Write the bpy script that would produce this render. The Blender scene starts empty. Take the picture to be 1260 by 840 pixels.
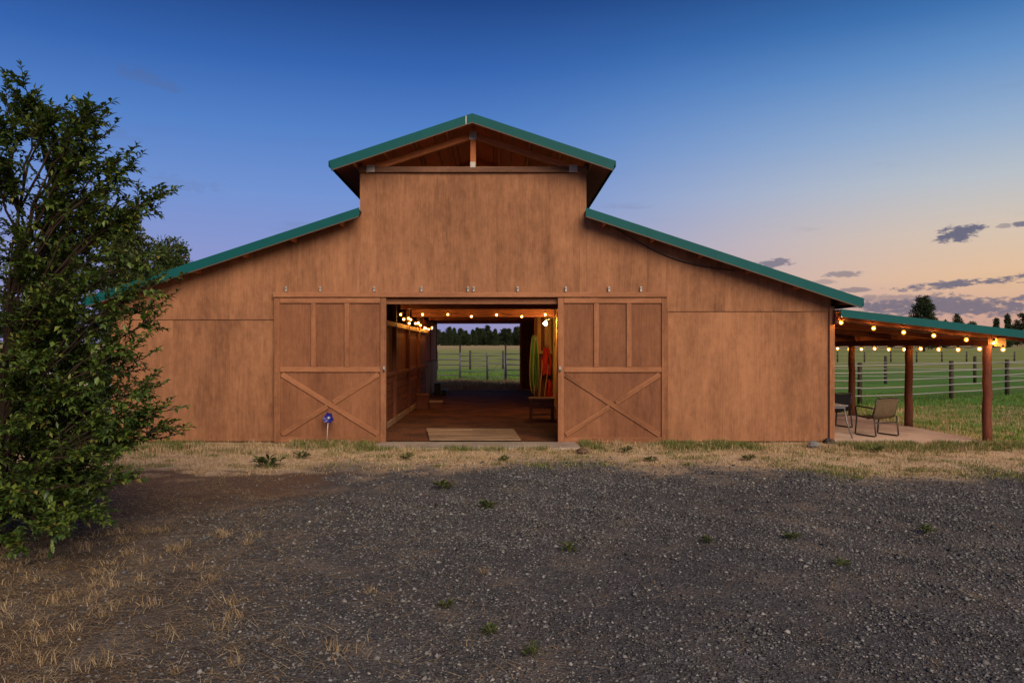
import bpy, bmesh, math, random
import numpy as np
from mathutils import Vector, Matrix, Euler
R = math.radians
random.seed(7); rng = np.random.default_rng(7)
scene = bpy.context.scene
C = scene.collection

# ------------------------------------------------------------------ camera
CAMZ, F = 2.01, 945.0            # eye height (m), focal length in photo pixels
cam = bpy.data.cameras.new('camera'); camo = bpy.data.objects.new('camera', cam); C.objects.link(camo)
camo.location = (0, 0, CAMZ); camo.rotation_euler = (R(90), 0, 0)
cam.sensor_width = 36; cam.lens = 36*F/1260
cam.shift_x = 15/1260; cam.shift_y = 8/1260
cam.clip_end = 8000
scene.camera = camo
def P(x, y, d):                  # photo pixel at depth d -> world point
    return Vector(((x-615)*d/F, d, CAMZ+(428-y)*d/F))

# ------------------------------------------------------------------ light, sky, exposure
EXPO = 1.48
SUN_AZ, SUN_EL, SUN_W = 160.0, 31.0, 1.42     # azimuth clockwise from +Y
scene.view_settings.view_transform = 'Standard'; scene.view_settings.look = 'None'
scene.view_settings.gamma = 1; scene.view_settings.use_curve_mapping = False
scene.view_settings.exposure = EXPO
sl = bpy.data.lights.new('sun', 'SUN'); slo = bpy.data.objects.new('sun', sl); C.objects.link(slo)
sl.energy = SUN_W; sl.angle = R(42); sl.color = (1.0, .81, .60)
sdir = Vector((math.sin(R(SUN_AZ))*math.cos(R(SUN_EL)), math.cos(R(SUN_AZ))*math.cos(R(SUN_EL)), math.sin(R(SUN_EL))))
slo.rotation_euler = sdir.to_track_quat('Z', 'Y').to_euler(); slo.location = sdir*60

def lin(c): return tuple((v/255/12.92 if v/255 <= .04045 else ((v/255+.055)/1.055)**2.4) for v in c)

class NT:                        # small node-tree helper
    def __init__(s, tree): s.t = tree; s.n = tree.nodes; s.l = tree.links
    def node(s, typ, **kw):
        n = s.n.new(typ)
        for k, v in kw.items(): setattr(n, k, v)
        return n
    def put(s, sock, v):
        if hasattr(v, 'node') or isinstance(v, bpy.types.NodeSocket): s.l.new(v, sock)
        else: sock.default_value = v
    def math(s, op, a, b=0.0, c=0.0, clamp=False):
        n = s.node('ShaderNodeMath', operation=op, use_clamp=clamp)
        s.put(n.inputs[0], a); s.put(n.inputs[1], b); s.put(n.inputs[2], c); return n.outputs[0]
    def smooth(s, v, a, b):
        n = s.node('ShaderNodeMapRange', interpolation_type='SMOOTHSTEP')
        s.put(n.inputs[0], v); s.put(n.inputs[1], a); s.put(n.inputs[2], b); return n.outputs[0]
    def mix(s, f, a, b, blend='MIX'):
        n = s.node('ShaderNodeMix', data_type='RGBA', blend_type=blend)
        fix = lambda v: v if not isinstance(v, tuple) else (v+(1,) if len(v) == 3 else v)
        s.put(n.inputs[0], f); s.put(n.inputs[6], fix(a)); s.put(n.inputs[7], fix(b)); return n.outputs[2]
    def ramp(s, f, stops, interp='LINEAR'):
        n = s.node('ShaderNodeValToRGB'); n.color_ramp.interpolation = interp
        e = n.color_ramp.elements
        while len(e) < len(stops): e.new(.5)
        for i, (p, c) in enumerate(stops):
            e[i].position = p; e[i].color = tuple(c)+(1,) if len(c) == 3 else c
        s.put(n.inputs[0], f); return n.outputs[0]
    def noise(s, vec, scale, detail=4, rough=.55, dist=0, dim='3D'):
        n = s.node('ShaderNodeTexNoise', noise_dimensions=dim)
        s.put(n.inputs['Vector'], vec); n.inputs['Scale'].default_value = scale
        n.inputs['Detail'].default_value = detail; n.inputs['Roughness'].default_value = rough
        n.inputs['Distortion'].default_value = dist; return n.outputs[0]
    def mapping(s, vec, scale=(1,1,1), loc=(0,0,0)):
        n = s.node('ShaderNodeMapping'); s.put(n.inputs[0], vec)
        n.inputs['Scale'].default_value = scale; s.put(n.inputs['Location'], loc); return n.outputs[0]

world = bpy.data.worlds.new('World'); scene.world = world; world.use_nodes = True
def build_world():
    t = NT(world.node_tree); t.n.clear()
    out = t.node('ShaderNodeOutputWorld')
    tc = t.node('ShaderNodeTexCoord'); nrm = t.node('ShaderNodeVectorMath', operation='NORMALIZE')
    t.l.new(tc.outputs['Generated'], nrm.inputs[0])
    sep = t.node('ShaderNodeSeparateXYZ'); t.l.new(nrm.outputs[0], sep.inputs[0])
    x, y, z = sep.outputs
    az = t.math('ARCTAN2', x, y); el = t.math('ARCSINE', z)
    zc = t.math('MAXIMUM', z, 0.0)
    k = 1/2**EXPO
    def stops(l): return [(p, tuple(v*k for v in lin(c))) for p, c in l]
    away = t.ramp(zc, stops([(0,(126,126,178)),(.04,(142,141,192)),(.12,(132,144,200)),(.19,(110,142,205)),(.27,(78,124,195)),(.34,(48,96,172)),(.41,(26,66,132)),(.62,(14,44,98)),(1,(10,30,72))]))
    tow = t.ramp(zc, stops([(0,(186,140,134)),(.035,(206,160,140)),(.08,(226,186,148)),(.13,(212,192,172)),(.185,(184,190,196)),(.24,(148,173,203)),(.31,(98,143,196)),(.36,(60,112,174)),(.42,(32,76,138)),(.62,(15,46,98)),(1,(10,30,72))]))
    # azimuth: glow lies to the right (+X); smooth all the way round
    hx = t.math('DIVIDE', x, t.math('SQRT', t.math('ADD', t.math('MULTIPLY', x, x), t.math('ADD', t.math('MULTIPLY', y, y), 1e-5))))
    ft = t.smooth(hx, -.10, .60)
    sky = t.mix(ft, away, tow)
    # clouds, in azimuth / elevation (radians)
    comb = t.node('ShaderNodeCombineXYZ'); t.put(comb.inputs[0], az); t.put(comb.inputs[1], el)
    mp = t.mapping(comb.outputs[0], (1, 3.2, 1))
    n1 = t.noise(mp, 22, 6, .62); n2 = t.noise(t.mapping(comb.outputs[0], (1, 3.0, 1), (5.3, 2.1, 0)), 9, 4, .6)
    n3 = t.noise(t.mapping(comb.outputs[0], (1, 2.4, 1), (3.1, 7.7, 0)), 85, 6, .65)
    d1 = t.math('SUBTRACT', n1, .5); d2 = t.math('SUBTRACT', n2, .5)
    def ell(px, py, w, h, tilt, amp, prev):
        a0 = math.atan((px-615)/F); e0 = math.atan((428-py)/F*math.cos(a0))
        ww = w/F*math.cos(a0)**2; hh = h/F*math.cos(a0)
        da = t.math('SUBTRACT', az, a0); de = t.math('SUBTRACT', el, e0)
        ct, st = math.cos(tilt), math.sin(tilt)
        u = t.math('DIVIDE', t.math('ADD', t.math('MULTIPLY', da, ct), t.math('MULTIPLY', de, st)), ww)
        v = t.math('DIVIDE', t.math('SUBTRACT', t.math('MULTIPLY', de, ct), t.math('MULTIPLY', da, st)), hh)
        r2 = t.math('ADD', t.math('MULTIPLY', u, u), t.math('MULTIPLY', v, v))
        f = t.math('SUBTRACT', 1.4, r2)
        f = t.math('ADD', f, t.math('ADD', t.math('ADD', t.math('MULTIPLY', d1, 4.0), t.math('MULTIPLY', t.math('SUBTRACT', n3, .5), 5.0)), t.math('MULTIPLY', d2, 2.0)))
        f = t.math('MULTIPLY', t.smooth(f, .0, 1.1), amp)
        return f if prev is None else t.math('MAXIMUM', prev, f)
    m = None
    for c in [(1180,286,30,11,.22,.95),(1258,275,10,4,.1,.85),(1235,278,8,3,0,.5),(1200,347,95,5.5,.06,.9),(1175,377,135,13,0,.85),
              (952,324,24,5,.05,.75),(1040,337,26,3.5,0,.6),(1012,347,14,2.5,0,.4),(1052,357,16,3,0,.6),(1095,366,40,4,0,.5),
              (183,98,38,9,-.22,.22),(235,228,45,8,-.1,.13),(120,160,60,8,-.1,.10)]:
        m = ell(*c, m)
    # faint streaks of the same kind all round, low in the sky
    low = t.math('MULTIPLY', t.smooth(el, .0, .05), t.math('SUBTRACT', 1.0, t.smooth(el, .16, .34)))
    st = t.math('MULTIPLY', t.smooth(t.noise(t.mapping(comb.outputs[0], (1, 6, 1), (1.7, .4, 0)), 5, 5, .6), .60, .80), t.math('MULTIPLY', low, .25))
    m = t.math('MAXIMUM', m, st)
    ccol = t.mix(n3, tuple(v*k for v in lin((72,76,104))), tuple(v*k for v in lin((108,104,126))))
    dim = t.smooth(el, .12, .22)
    sky = t.mix(m, sky, ccol)
    # ground side of the dome: dull
    sky = t.mix(t.smooth(z, -.02, .0), tuple(v*k for v in lin((70,62,60))), sky)
    ns = t.node('ShaderNodeTexSky', sky_type='NISHITA'); ns.sun_disc = False
    ns.sun_elevation = R(SUN_EL); ns.sun_rotation = R(SUN_AZ); ns.altitude = 900
    b1 = t.node('ShaderNodeBackground'); t.l.new(sky, b1.inputs[0]); b1.inputs[1].default_value = 1.0
    b2 = t.node('ShaderNodeBackground'); t.l.new(ns.outputs[0], b2.inputs[0]); b2.inputs[1].default_value = .0015
    ad = t.node('ShaderNodeAddShader'); t.l.new(b1.outputs[0], ad.inputs[0]); t.l.new(b2.outputs[0], ad.inputs[1])
    t.l.new(ad.outputs[0], out.inputs[0])
build_world()
scene.cycles.max_bounces = 6; scene.cycles.diffuse_bounces = 3
scene.cycles.use_denoising = True

# ------------------------------------------------------------------ materials
MATS = {}
def newmat(name):
    m = bpy.data.materials.new(name); m.use_nodes = True
    t = NT(m.node_tree); b = t.n['Principled BSDF']; return m, t, b
def setc(t, sock, v): t.put(sock, v if not isinstance(v, tuple) else (v+(1,) if len(v) == 3 else v))
def plain(name, col, rough=.6, metal=0, spec=.4, var=.12, bump=.0, scale=14):
    if name in MATS: return MATS[name]
    m, t, b = newmat(name)
    tc = t.node('ShaderNodeTexCoord'); oi = t.node('ShaderNodeObjectInfo')
    v = t.mapping(tc.outputs['Object'], (1,1,1), (0,0,0))
    n = t.noise(v, scale, 5, .6)
    dark = tuple(c*(1-2*var) for c in col); lite = tuple(min(1, c*(1+var)) for c in col)
    c = t.mix(n, dark, lite)
    c = t.mix(t.math('MULTIPLY', oi.outputs['Random'], .25), c, tuple(x*.6 for x in col))
    setc(t, b.inputs['Base Color'], c); b.inputs['Roughness'].default_value = rough
    b.inputs['Metallic'].default_value = metal; b.inputs['Specular IOR Level'].default_value = spec
    if bump:
        bp = t.node('ShaderNodeBump'); bp.inputs['Strength'].default_value = bump; bp.inputs['Distance'].default_value = .01
        t.l.new(t.noise(v, scale*3, 4), bp.inputs['Height']); t.l.new(bp.outputs[0], b.inputs['Normal'])
    MATS[name] = m; return m
def wood(key, base, dark, axis='Z', stain=.5, grain=1.0, rough=.75, objrand=.35, blotch=1.2):
    nm = key+'_'+axis
    if nm in MATS: return MATS[nm]
    m, t, b = newmat(nm)
    tc = t.node('ShaderNodeTexCoord'); oi = t.node('ShaderNodeObjectInfo')
    cmb = t.node('ShaderNodeCombineXYZ')
    r10 = t.math('MULTIPLY', oi.outputs['Random'], 37.0)
    for i in range(3): t.l.new(r10, cmb.inputs[i])
    s = {'X': (.05,1,1), 'Y': (1,.05,1), 'Z': (1,1,.05)}[axis]
    vo = t.node('ShaderNodeVectorMath', operation='ADD'); t.l.new(tc.outputs['Object'], vo.inputs[0]); t.l.new(cmb.outputs[0], vo.inputs[1])
    vg = t.mapping(vo.outputs[0], s)
    g = t.noise(vg, 42*grain, 6, .62, .6)                    # fine grain
    g2 = t.noise(vg, 9*grain, 4, .6, 1.2)                    # cathedral streaks
    s2 = tuple(.35 if q < .5 else 1 for q in s)
    st = t.noise(t.mapping(vo.outputs[0], s2), blotch, 6, .66)   # weathering blotches
    st2 = t.noise(t.mapping(vo.outputs[0], s), 3.2*grain, 5, .6)
    f = t.math('ADD', t.math('MULTIPLY', t.math('SUBTRACT', g, .5), .9), t.math('MULTIPLY', t.math('SUBTRACT', g2, .5), .45))
    f = t.math('ADD', f, t.math('MULTIPLY', t.math('SUBTRACT', st2, .5), .9*stain))
    f = t.math('ADD', f, t.math('MULTIPLY', t.math('SUBTRACT', st, .5), 2.6*stain))
    mot = t.noise(t.mapping(vo.outputs[0], tuple(.6 if q < .5 else 1 for q in s)), blotch*7, 6, .72)
    f = t.math('ADD', f, t.math('MULTIPLY', t.math('SUBTRACT', mot, .5), 1.5*stain))
    f = t.math('ADD', f, t.math('MULTIPLY', t.math('SUBTRACT', oi.outputs['Random'], .5), objrand))
    f = t.math('ADD', f, .42, clamp=True)
    col = t.mix(f, base, dark)
    setc(t, b.inputs['Base Color'], col)
    b.inputs['Roughness'].default_value = rough; b.inputs['Specular IOR Level'].default_value = .25
    bp = t.node('ShaderNodeBump'); bp.inputs['Strength'].default_value = .35; bp.inputs['Distance'].default_value = .006
    t.l.new(g, bp.inputs['Height']); t.l.new(bp.outputs[0], b.inputs['Normal'])
    MATS[nm] = m; return m
WOODS = {
 'siding': dict(base=(.362,.165,.080), dark=(.135,.055,.026), stain=.72, blotch=1.0, objrand=.16),
 'door':   dict(base=(.265,.110,.052), dark=(.115,.042,.019), stain=.6, blotch=1.6, objrand=.2),
 'trim':   dict(base=(.36,.155,.074), dark=(.135,.052,.023), stain=.6, blotch=2.0),
 'truss':  dict(base=(.58,.19,.065), dark=(.20,.058,.024), stain=.5),  # base raised so the truss looks lit without loft lamps
 'weathered': dict(base=(.22,.105,.060), dark=(.07,.030,.017), stain=.8, blotch=3),
 'roofdeck': dict(base=(.50,.085,.040), dark=(.18,.028,.014), stain=.5),  # reddish glow under the raised roof is put into this colour
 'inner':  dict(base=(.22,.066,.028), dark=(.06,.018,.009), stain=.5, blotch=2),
 'innerpale': dict(base=(.36,.22,.13), dark=(.16,.085,.045), stain=.5, blotch=2),
 'stud':   dict(base=(.56,.33,.12), dark=(.26,.13,.05), stain=.4),  # some of the lamplight's yellow is put into this wood colour
 'log':    dict(base=(.17,.048,.024), dark=(.032,.012,.008), stain=.7, blotch=3),
 'ply':    dict(base=(.34,.215,.13), dark=(.11,.062,.036), stain=.8, blotch=2.0),
 'fencepost': dict(base=(.055,.040,.032), dark=(.018,.014,.011), stain=.5, blotch=4),
 'bench':  dict(base=(.42,.20,.09), dark=(.17,.07,.03), stain=.5),
 'greyrail': dict(base=(.46,.42,.38), dark=(.24,.21,.18), stain=.5),
}
def W(key, axis='Z'): return wood(key, axis=axis, **WOODS[key])
TEAL = plain('teal_metal', (.005,.090,.094), .5, 0, .12, .10, .0, 3)
GALV = plain('galvanised', (.42,.39,.35), .5, .4, .5, .15, 0, 40)
IRON = plain('dark_iron', (.035,.033,.032), .5, .4, .5, .1)
BLACK = plain('black_plastic', (.014,.014,.016), .55, 0, .4, .1)
CONC = plain('concrete', (.42,.34,.28), .85, 0, .2, .16, .4, 2.2)
RUBBER = plain('cable_black', (.02,.018,.016), .6)
HOSE = plain('green_hose', (.05,.26,.03), .45, 0, .5, .15)
HOSE2 = plain('tan_hose', (.34,.30,.12), .45, 0, .5, .15)
RED = plain('red_fabric', (.55,.035,.02), .8, 0, .2, .25, .4, 9)
SLING = plain('tan_sling', (.14,.098,.058), .85, 0, .2, .28, .3, 12)
NAVY = plain('black_sling', (.016,.017,.024), .8, 0, .2, .2, .2, 20)
BRONZE = plain('bronze_frame', (.032,.025,.020), .45, .3, .5, .1)
TABLEM = plain('grey_metal', (.20,.20,.21), .45, .4, .5, .12)
BLUE = plain('blue_paint', (.014,.018,.24), .4, 0, .5, .1)
STICK = plain('pale_stick', (.55,.42,.36), .6)
PIPE = plain('pipe_grey', (.16,.175,.19), .5, .3, .5, .15)
RAILW = plain('pale_rail', (.26,.26,.24), .6, 0, .3, .15)
ROCK = plain('rock', (.20,.19,.19), .9, 0, .2, .3, .6, 9)
def emat(name, col, s):
    m, t, b = newmat(name)
    b.inputs['Base Color'].default_value = (.9,.7,.4,1)
    b.inputs['Emission Color'].default_value = col+(1,); b.inputs['Emission Strength'].default_value = s
    MATS[name] = m; return m
BULB = emat('warm_bulb', (1,.50,.11), 620); LAMPM = emat('warm_lamp', (1,.60,.18), 150)
def halo_glass_mat():
    m, t, b = newmat('amber_halo_glass')
    tr = t.node('ShaderNodeBsdfTransparent'); em = t.node('ShaderNodeEmission'); mx = t.node('ShaderNodeMixShader')
    em.inputs[0].default_value = (1,.30,.02,1); em.inputs[1].default_value = 1.5  # amber emission on the globe stands in for the bulb's halo
    lw_ = t.node('ShaderNodeLayerWeight'); lw_.inputs[0].default_value = .35
    t.l.new(t.math('MULTIPLY', t.smooth(lw_.outputs['Facing'], 1.0, .2), .55), mx.inputs[0])
    t.l.new(tr.outputs[0], mx.inputs[1]); t.l.new(em.outputs[0], mx.inputs[2]); t.l.new(mx.outputs[0], t.n['Material Output'].inputs[0])
    return m
HALO_GLASS = halo_glass_mat()

def island_mat(name, stops, rough=.7, spec=.3, trans=0.0):
    m, t, b = newmat(name)
    g = t.node('ShaderNodeNewGeometry')
    c = t.ramp(g.outputs['Random Per Island'], stops)
    setc(t, b.inputs['Base Color'], c); b.inputs['Roughness'].default_value = rough
    b.inputs['Specular IOR Level'].default_value = spec
    if trans:
        tr = t.node('ShaderNodeBsdfTranslucent'); t.l.new(t.mix(.5, c, (.16,.22,.02)), tr.inputs[0])
        mx = t.node('ShaderNodeMixShader'); mx.inputs[0].default_value = trans
        t.l.new(b.outputs[0], mx.inputs[1]); t.l.new(tr.outputs[0], mx.inputs[2])
        t.l.new(mx.outputs[0], t.n['Material Output'].inputs[0])
    MATS[name] = m; return m
LEAF = island_mat('shrub_leaf', [(0,(.024,.055,.012)),(.45,(.050,.095,.016)),(.8,(.10,.155,.026)),(.96,(.17,.21,.035)),(1,(.22,.17,.04))], .45, .5, .22)
LEAF2 = island_mat('weed_leaf', [(0,(.04,.06,.018)),(.6,(.075,.105,.030)),(1,(.17,.17,.06))], .6, .3, .2)
NEEDLE = island_mat('pine_needle', [(0,(.010,.018,.008)),(.6,(.022,.036,.014)),(1,(.045,.060,.022))], .8, .2)
NEEDLE2 = island_mat('juniper_needle', [(0,(.016,.034,.010)),(.6,(.036,.062,.016)),(1,(.085,.105,.028))], .8, .2)
POPL = island_mat('poplar_leaf', [(0,(.020,.036,.010)),(.6,(.048,.068,.018)),(1,(.10,.11,.035))], .7, .3)
BARK = plain('bark', (.085,.060,.045), .9, 0, .15, .3, .6, 12)
GRAVEL = island_mat('gravel_stone', [(0,(.026,.026,.029)),(.45,(.074,.074,.079)),(.8,(.145,.144,.148)),(.97,(.22,.212,.208)),(1,(.30,.285,.27))], .85, .25)
STRAW = island_mat('dry_straw', [(0,(.18,.11,.055)),(.5,(.36,.25,.135)),(1,(.56,.43,.26))], .8, .2)
GREENG = island_mat('green_blade', [(0,(.055,.085,.018)),(.5,(.12,.15,.035)),(.8,(.22,.21,.07)),(1,(.36,.28,.12))], .7, .3, .15)
PASTG = island_mat('pasture_blade', [(0,(.05,.13,.016)),(.5,(.09,.20,.028)),(.85,(.18,.25,.055)),(1,(.34,.29,.12))], .7, .3, .15)

# ------------------------------------------------------------------ mesh helpers
CACHE = {}
def link(o, parent=None):
    C.objects.link(o)
    if parent is not None: o.parent = parent
    return o
def origin(o):
    v = Vector((0,0,0))
    while o is not None: v += o.location; o = o.parent
    return v
def boxmesh(dims, bev, mat):
    key = (tuple(round(d, 4) for d in dims), bev, mat.name)
    if key in CACHE: return CACHE[key]
    bm = bmesh.new(); bmesh.ops.create_cube(bm, size=1)
    bmesh.ops.scale(bm, vec=dims, verts=bm.verts)
    if bev: bmesh.ops.bevel(bm, geom=bm.edges[:], offset=min(bev, min(dims)*.3), segments=1, affect='EDGES')
    me = bpy.data.meshes.new('board'); bm.to_mesh(me); bm.free(); me.materials.append(mat)
    CACHE[key] = me; return me
def box(name, c, dims, mat, parent=None, rot=None, bev=.006):
    """one board; c = world centre"""
    if isinstance(mat, str):
        ax = 'XYZ'[max(range(3), key=lambda i: dims[i])]; mat = W(mat, ax)
    o = bpy.data.objects.new(name, boxmesh(dims, bev, mat))
    o.location = Vector(c) - (origin(parent) if parent else Vector())
    if rot: o.rotation_euler = rot
    return link(o, parent)
def beam(name, a, b, w, h, mat, parent=None, bev=.006):
    """board from a to b (world); w across, h up"""
    a, b = Vector(a), Vector(b); d = b-a; L = d.length
    if isinstance(mat, str): mat = W(mat, 'X')
    o = bpy.data.objects.new(name, boxmesh((L, w, h), bev, mat))
    x = d.normalized(); up = Vector((0,0,1)) if abs(x.z) < .99 else Vector((0,1,0))
    y = up.cross(x).normalized(); z = x.cross(y)
    o.rotation_euler = Matrix((x, y, z)).transposed().to_euler()
    o.location = (a+b)/2 - (origin(parent) if parent else Vector())
    return link(o, parent)
def meshobj(name, verts, faces, mat, parent=None, smooth=False, orig=None):
    og = Vector(orig) if orig is not None else (origin(parent) if parent else Vector())
    me = bpy.data.meshes.new(name)
    v = np.asarray(verts, float).reshape(-1, 3) - np.array(og)
    me.from_pydata(v.tolist(), [], faces); me.update()
    for mm in (mat if isinstance(mat, list) else [mat]): me.materials.append(mm)
    if smooth: me.polygons.foreach_set('use_smooth', [True]*len(me.polygons))
    o = bpy.data.objects.new(name, me)
    if orig is not None: o.location = og - (origin(parent) if parent else Vector())
    return link(o, parent)
def fastmesh(name, V, Fc, nper, mat, parent=None, smooth=False, orig=(0,0,0)):
    """V (n,3), Fc (m,nper) numpy; one joined mesh"""
    me = bpy.data.meshes.new(name); V = np.asarray(V, np.float32)-np.array(orig, np.float32); Fc = np.asarray(Fc, np.int32)
    me.vertices.add(len(V)); me.vertices.foreach_set('co', V.ravel())
    me.loops.add(Fc.size); me.loops.foreach_set('vertex_index', Fc.ravel())
    me.polygons.add(len(Fc)); me.polygons.foreach_set('loop_start', np.arange(0, Fc.size, nper, dtype=np.int32))
    me.polygons.foreach_set('loop_total', np.full(len(Fc), nper, np.int32))
    if smooth: me.polygons.foreach_set('use_smooth', np.ones(len(Fc), bool))
    me.update(calc_edges=True); me.materials.append(mat)
    o = bpy.data.objects.new(name, me)
    o.location = Vector(orig) - (origin(parent) if parent else Vector())
    return link(o, parent)
def tube(path, r, n=6, closed=False, cap=True):
    """verts, faces of a tube through path; r number or list"""
    path = [Vector(p) for p in path]; N = len(path)
    rr = r if isinstance(r, (list, tuple)) else [r]*N
    V, Fs = [], []; prev = None
    for i, p in enumerate(path):
        if closed: tdir = path[(i+1) % N]-path[i-1]
        else: tdir = path[min(i+1, N-1)]-path[max(i-1, 0)]
        tdir.normalize()
        if prev is None:
            a = Vector((0,0,1)) if abs(tdir.z) < .9 else Vector((1,0,0)); u = tdir.cross(a).normalized()
        else:
            u = (prev - tdir*prev.dot(tdir)).normalized()
        prev = u; w = tdir.cross(u)
        for k in range(n):
            an = 2*math.pi*k/n; V.append(p+(u*math.cos(an)+w*math.sin(an))*rr[i])
    seg = N if closed else N-1
    for i in range(seg):
        for k in range(n):
            a = i*n+k; b = i*n+(k+1) % n; c = ((i+1) % N)*n+(k+1) % n; d = ((i+1) % N)*n+k
            Fs.append((a, b, c, d))
    if cap and not closed:
        Fs.append(tuple(range(n))[::-1]); Fs.append(tuple((N-1)*n+k for k in range(n)))
    return V, Fs
def tubeobj(name, path, r, mat, parent=None, n=6, closed=False, smooth=True):
    V, Fs = tube(path, r, n, closed); return meshobj(name, V, Fs, mat, parent, smooth)
def joinvf(parts):
    V, Fs = [], []
    for v, f in parts:
        o = len(V); V += list(v); Fs += [tuple(i+o for i in q) for q in f]
    return V, Fs
def prism(name, pts, y0, y1, mat, parent=None):
    """polygon of (x,z) extruded between depths y0 < y1"""
    n = len(pts)
    V = [(x, y0, z) for x, z in pts]+[(x, y1, z) for x, z in pts]
    Fs = [tuple(range(n)), tuple(range(2*n-1, n-1, -1))]+[(i, i+n, (i+1) % n+n, (i+1) % n) for i in range(n)]
    o = meshobj(name, V, Fs, mat, parent)
    bm = bmesh.new(); bm.from_mesh(o.data); bmesh.ops.recalc_face_normals(bm, faces=bm.faces); bm.to_mesh(o.data); bm.free()
    return o
def tag(o, label=None, cat=None, group=None, kind=None):
    if label: o['label'] = label
    if cat: o['category'] = cat
    if group: o['group'] = group
    if kind: o['kind'] = kind
    return o
def thing(name, loc, label, cat, group=None):
    o = bpy.data.objects.new(name, None); o.location = loc; o.empty_display_size = .2
    link(o); return tag(o, label, cat, group)
def copy_tree(o, parent=None):
    c = o.copy(); C.objects.link(c); c.parent = parent
    for ch in list(o.children): copy_tree(ch, c)
    return c

# ------------------------------------------------------------------ terrain
XC = -0.57; FD = 16.46; BACK = 36.5       # barn axis, facade depth, rear wall depth
XL, XR = XC-7.66, XC+7.66                 # side walls
def hz(x, y):
    x = np.asarray(x, float); y = np.asarray(y, float)
    b = .018*np.sin(1.3*x+.7*y)+.014*np.sin(2.9*x-1.7*y+1.2)+.010*np.sin(.6*x+3.3*y+2)+.008*np.sin(5.1*x+4.3*y)
    m = np.clip((15.3-y)/1.5, 0, 1)+np.clip((x-10.6)/2, 0, 1)+np.clip((y-38)/3, 0, 1)+np.clip((XL-.5-x)/2, 0, 1)
    b = b*np.clip(m, 0, 1) - .012
    d = np.hypot(x, y)
    t = np.clip((d-140)/500, 0, None)
    return b + 5.6*np.minimum(t, 1)**1.3 + np.clip(d-640, 0, None)*.004
def edge(x):                    # how far the drive's edge wanders
    return .75*np.sin(.55*x+1.0)+.45*np.sin(1.7*x)+.22*np.sin(4.1*x+.5)
def build_ground():
    xs = np.unique(np.concatenate([np.linspace(-18, 18, 145), np.linspace(18, 80, 40), -np.linspace(18, 80, 40), np.geomspace(80, 4000, 26), -np.geomspace(80, 4000, 26)]))
    ys = np.unique(np.concatenate([np.linspace(-6, 17, 110), np.linspace(17, 60, 60), np.geomspace(60, 4000, 40), -np.geomspace(6, 4000, 22)]))
    X, Y = np.meshgrid(xs, ys); Z = hz(X, Y)
    V = np.stack([X, Y, Z], -1).reshape(-1, 3); nx = len(xs); ny = len(ys)
    i, j = np.meshgrid(np.arange(nx-1), np.arange(ny-1)); a = (j*nx+i).ravel()
    Fc = np.stack([a, a+1, a+nx+1, a+nx], 1)
    m, t, b = newmat('ground_mixed')
    tc = t.node('ShaderNodeTexCoord'); v = tc.outputs['Object']
    sep = t.node('ShaderNodeSeparateXYZ'); t.l.new(v, sep.inputs[0]); x, y, z = sep.outputs
    nb = t.noise(v, .35, 5, .6); nm = t.noise(v, 1.6, 6, .65); nf = t.noise(v, 14, 5, .7); nx_ = t.noise(v, 70, 4, .7)
    vor = t.node('ShaderNodeTexVoronoi'); t.l.new(v, vor.inputs['Vector']); vor.inputs['Scale'].default_value = 38
    # colours
    grav = t.mix(vor.outputs['Color'], (.028,.028,.031), (.140,.135,.140))
    grav = t.mix(t.smooth(nf, .35, .75), grav, (.050,.047,.050))
    grav = t.mix(t.math('MULTIPLY', t.smooth(t.math('ADD', t.math('MULTIPLY', nm, .6), t.math('MULTIPLY', nb, .4)), .47, .66), .75), grav, (.19,.145,.112))   # tan fines
    dry = t.mix(t.smooth(nf, .3, .7), (.40,.27,.165), (.66,.50,.33))
    dry = t.mix(t.math('MULTIPLY', t.smooth(nm, .52, .72), .7), dry, (.17,.098,.058))
    soil = t.mix(nf, (.070,.038,.025), (.175,.105,.070))
    litter = t.mix(t.smooth(nx_, .42, .68), (.050,.034,.025), (.20,.13,.072))
    litter = t.mix(t.smooth(nm, .45, .7), litter, grav)
    grassy = t.mix(nf, (.055,.150,.020), (.11,.225,.038))
    olive = t.mix(nf, (.15,.19,.045), (.27,.29,.085))
    tan = t.mix(nf, (.28,.21,.11), (.42,.33,.18))
    nd = t.math('SUBTRACT', nb, .5); nmd = t.math('SUBTRACT', nm, .5)
    # drive edge, runs across in front of the barn
    e = t.math('ADD', y, t.math('ADD', t.math('MULTIPLY', nd, 4.2), t.math('MULTIPLY', nmd, 3.0)))
    wob = None
    for A_, k_, p_ in ((.75,.55,1.0),(.45,1.7,0.0),(.22,4.1,.5)):
        q_ = t.math('MULTIPLY', t.math('SINE', t.math('MULTIPLY_ADD', x, k_, p_)), A_); wob = q_ if wob is None else t.math('ADD', wob, q_)
    ee = t.math('SUBTRACT', e, wob)
    c = t.mix(t.smooth(ee, 11.6, 14.0), grav, dry)
    # bare soil patch left of the drive
    sx = t.smooth(t.math('ADD', x, t.math('MULTIPLY', nd, 2)), -2.0, -3.2)
    ms = t.math('MULTIPLY', sx, t.math('MULTIPLY', t.smooth(e, 9.6, 10.6), t.smooth(e, 12.6, 12.0)))
    c = t.mix(t.math('MULTIPLY', ms, .9), c, soil)
    # leaf and straw litter toward the shrub
    lx = t.math('ADD', t.math('ADD', x, t.math('MULTIPLY', y, .28)), t.math('ADD', t.math('MULTIPLY', nd, 3.0), t.math('MULTIPLY', nmd, 2.0)))
    ml = t.math('MULTIPLY', t.smooth(lx, .3, -2.0), t.smooth(e, 11.4, 10.4))
    c = t.mix(t.math('MULTIPLY', ml, .85), c, litter)
    # thin green by the wall
    mw = t.math('MULTIPLY', t.smooth(e, 14.6, 15.6), t.smooth(nm, .35, .6))
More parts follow.
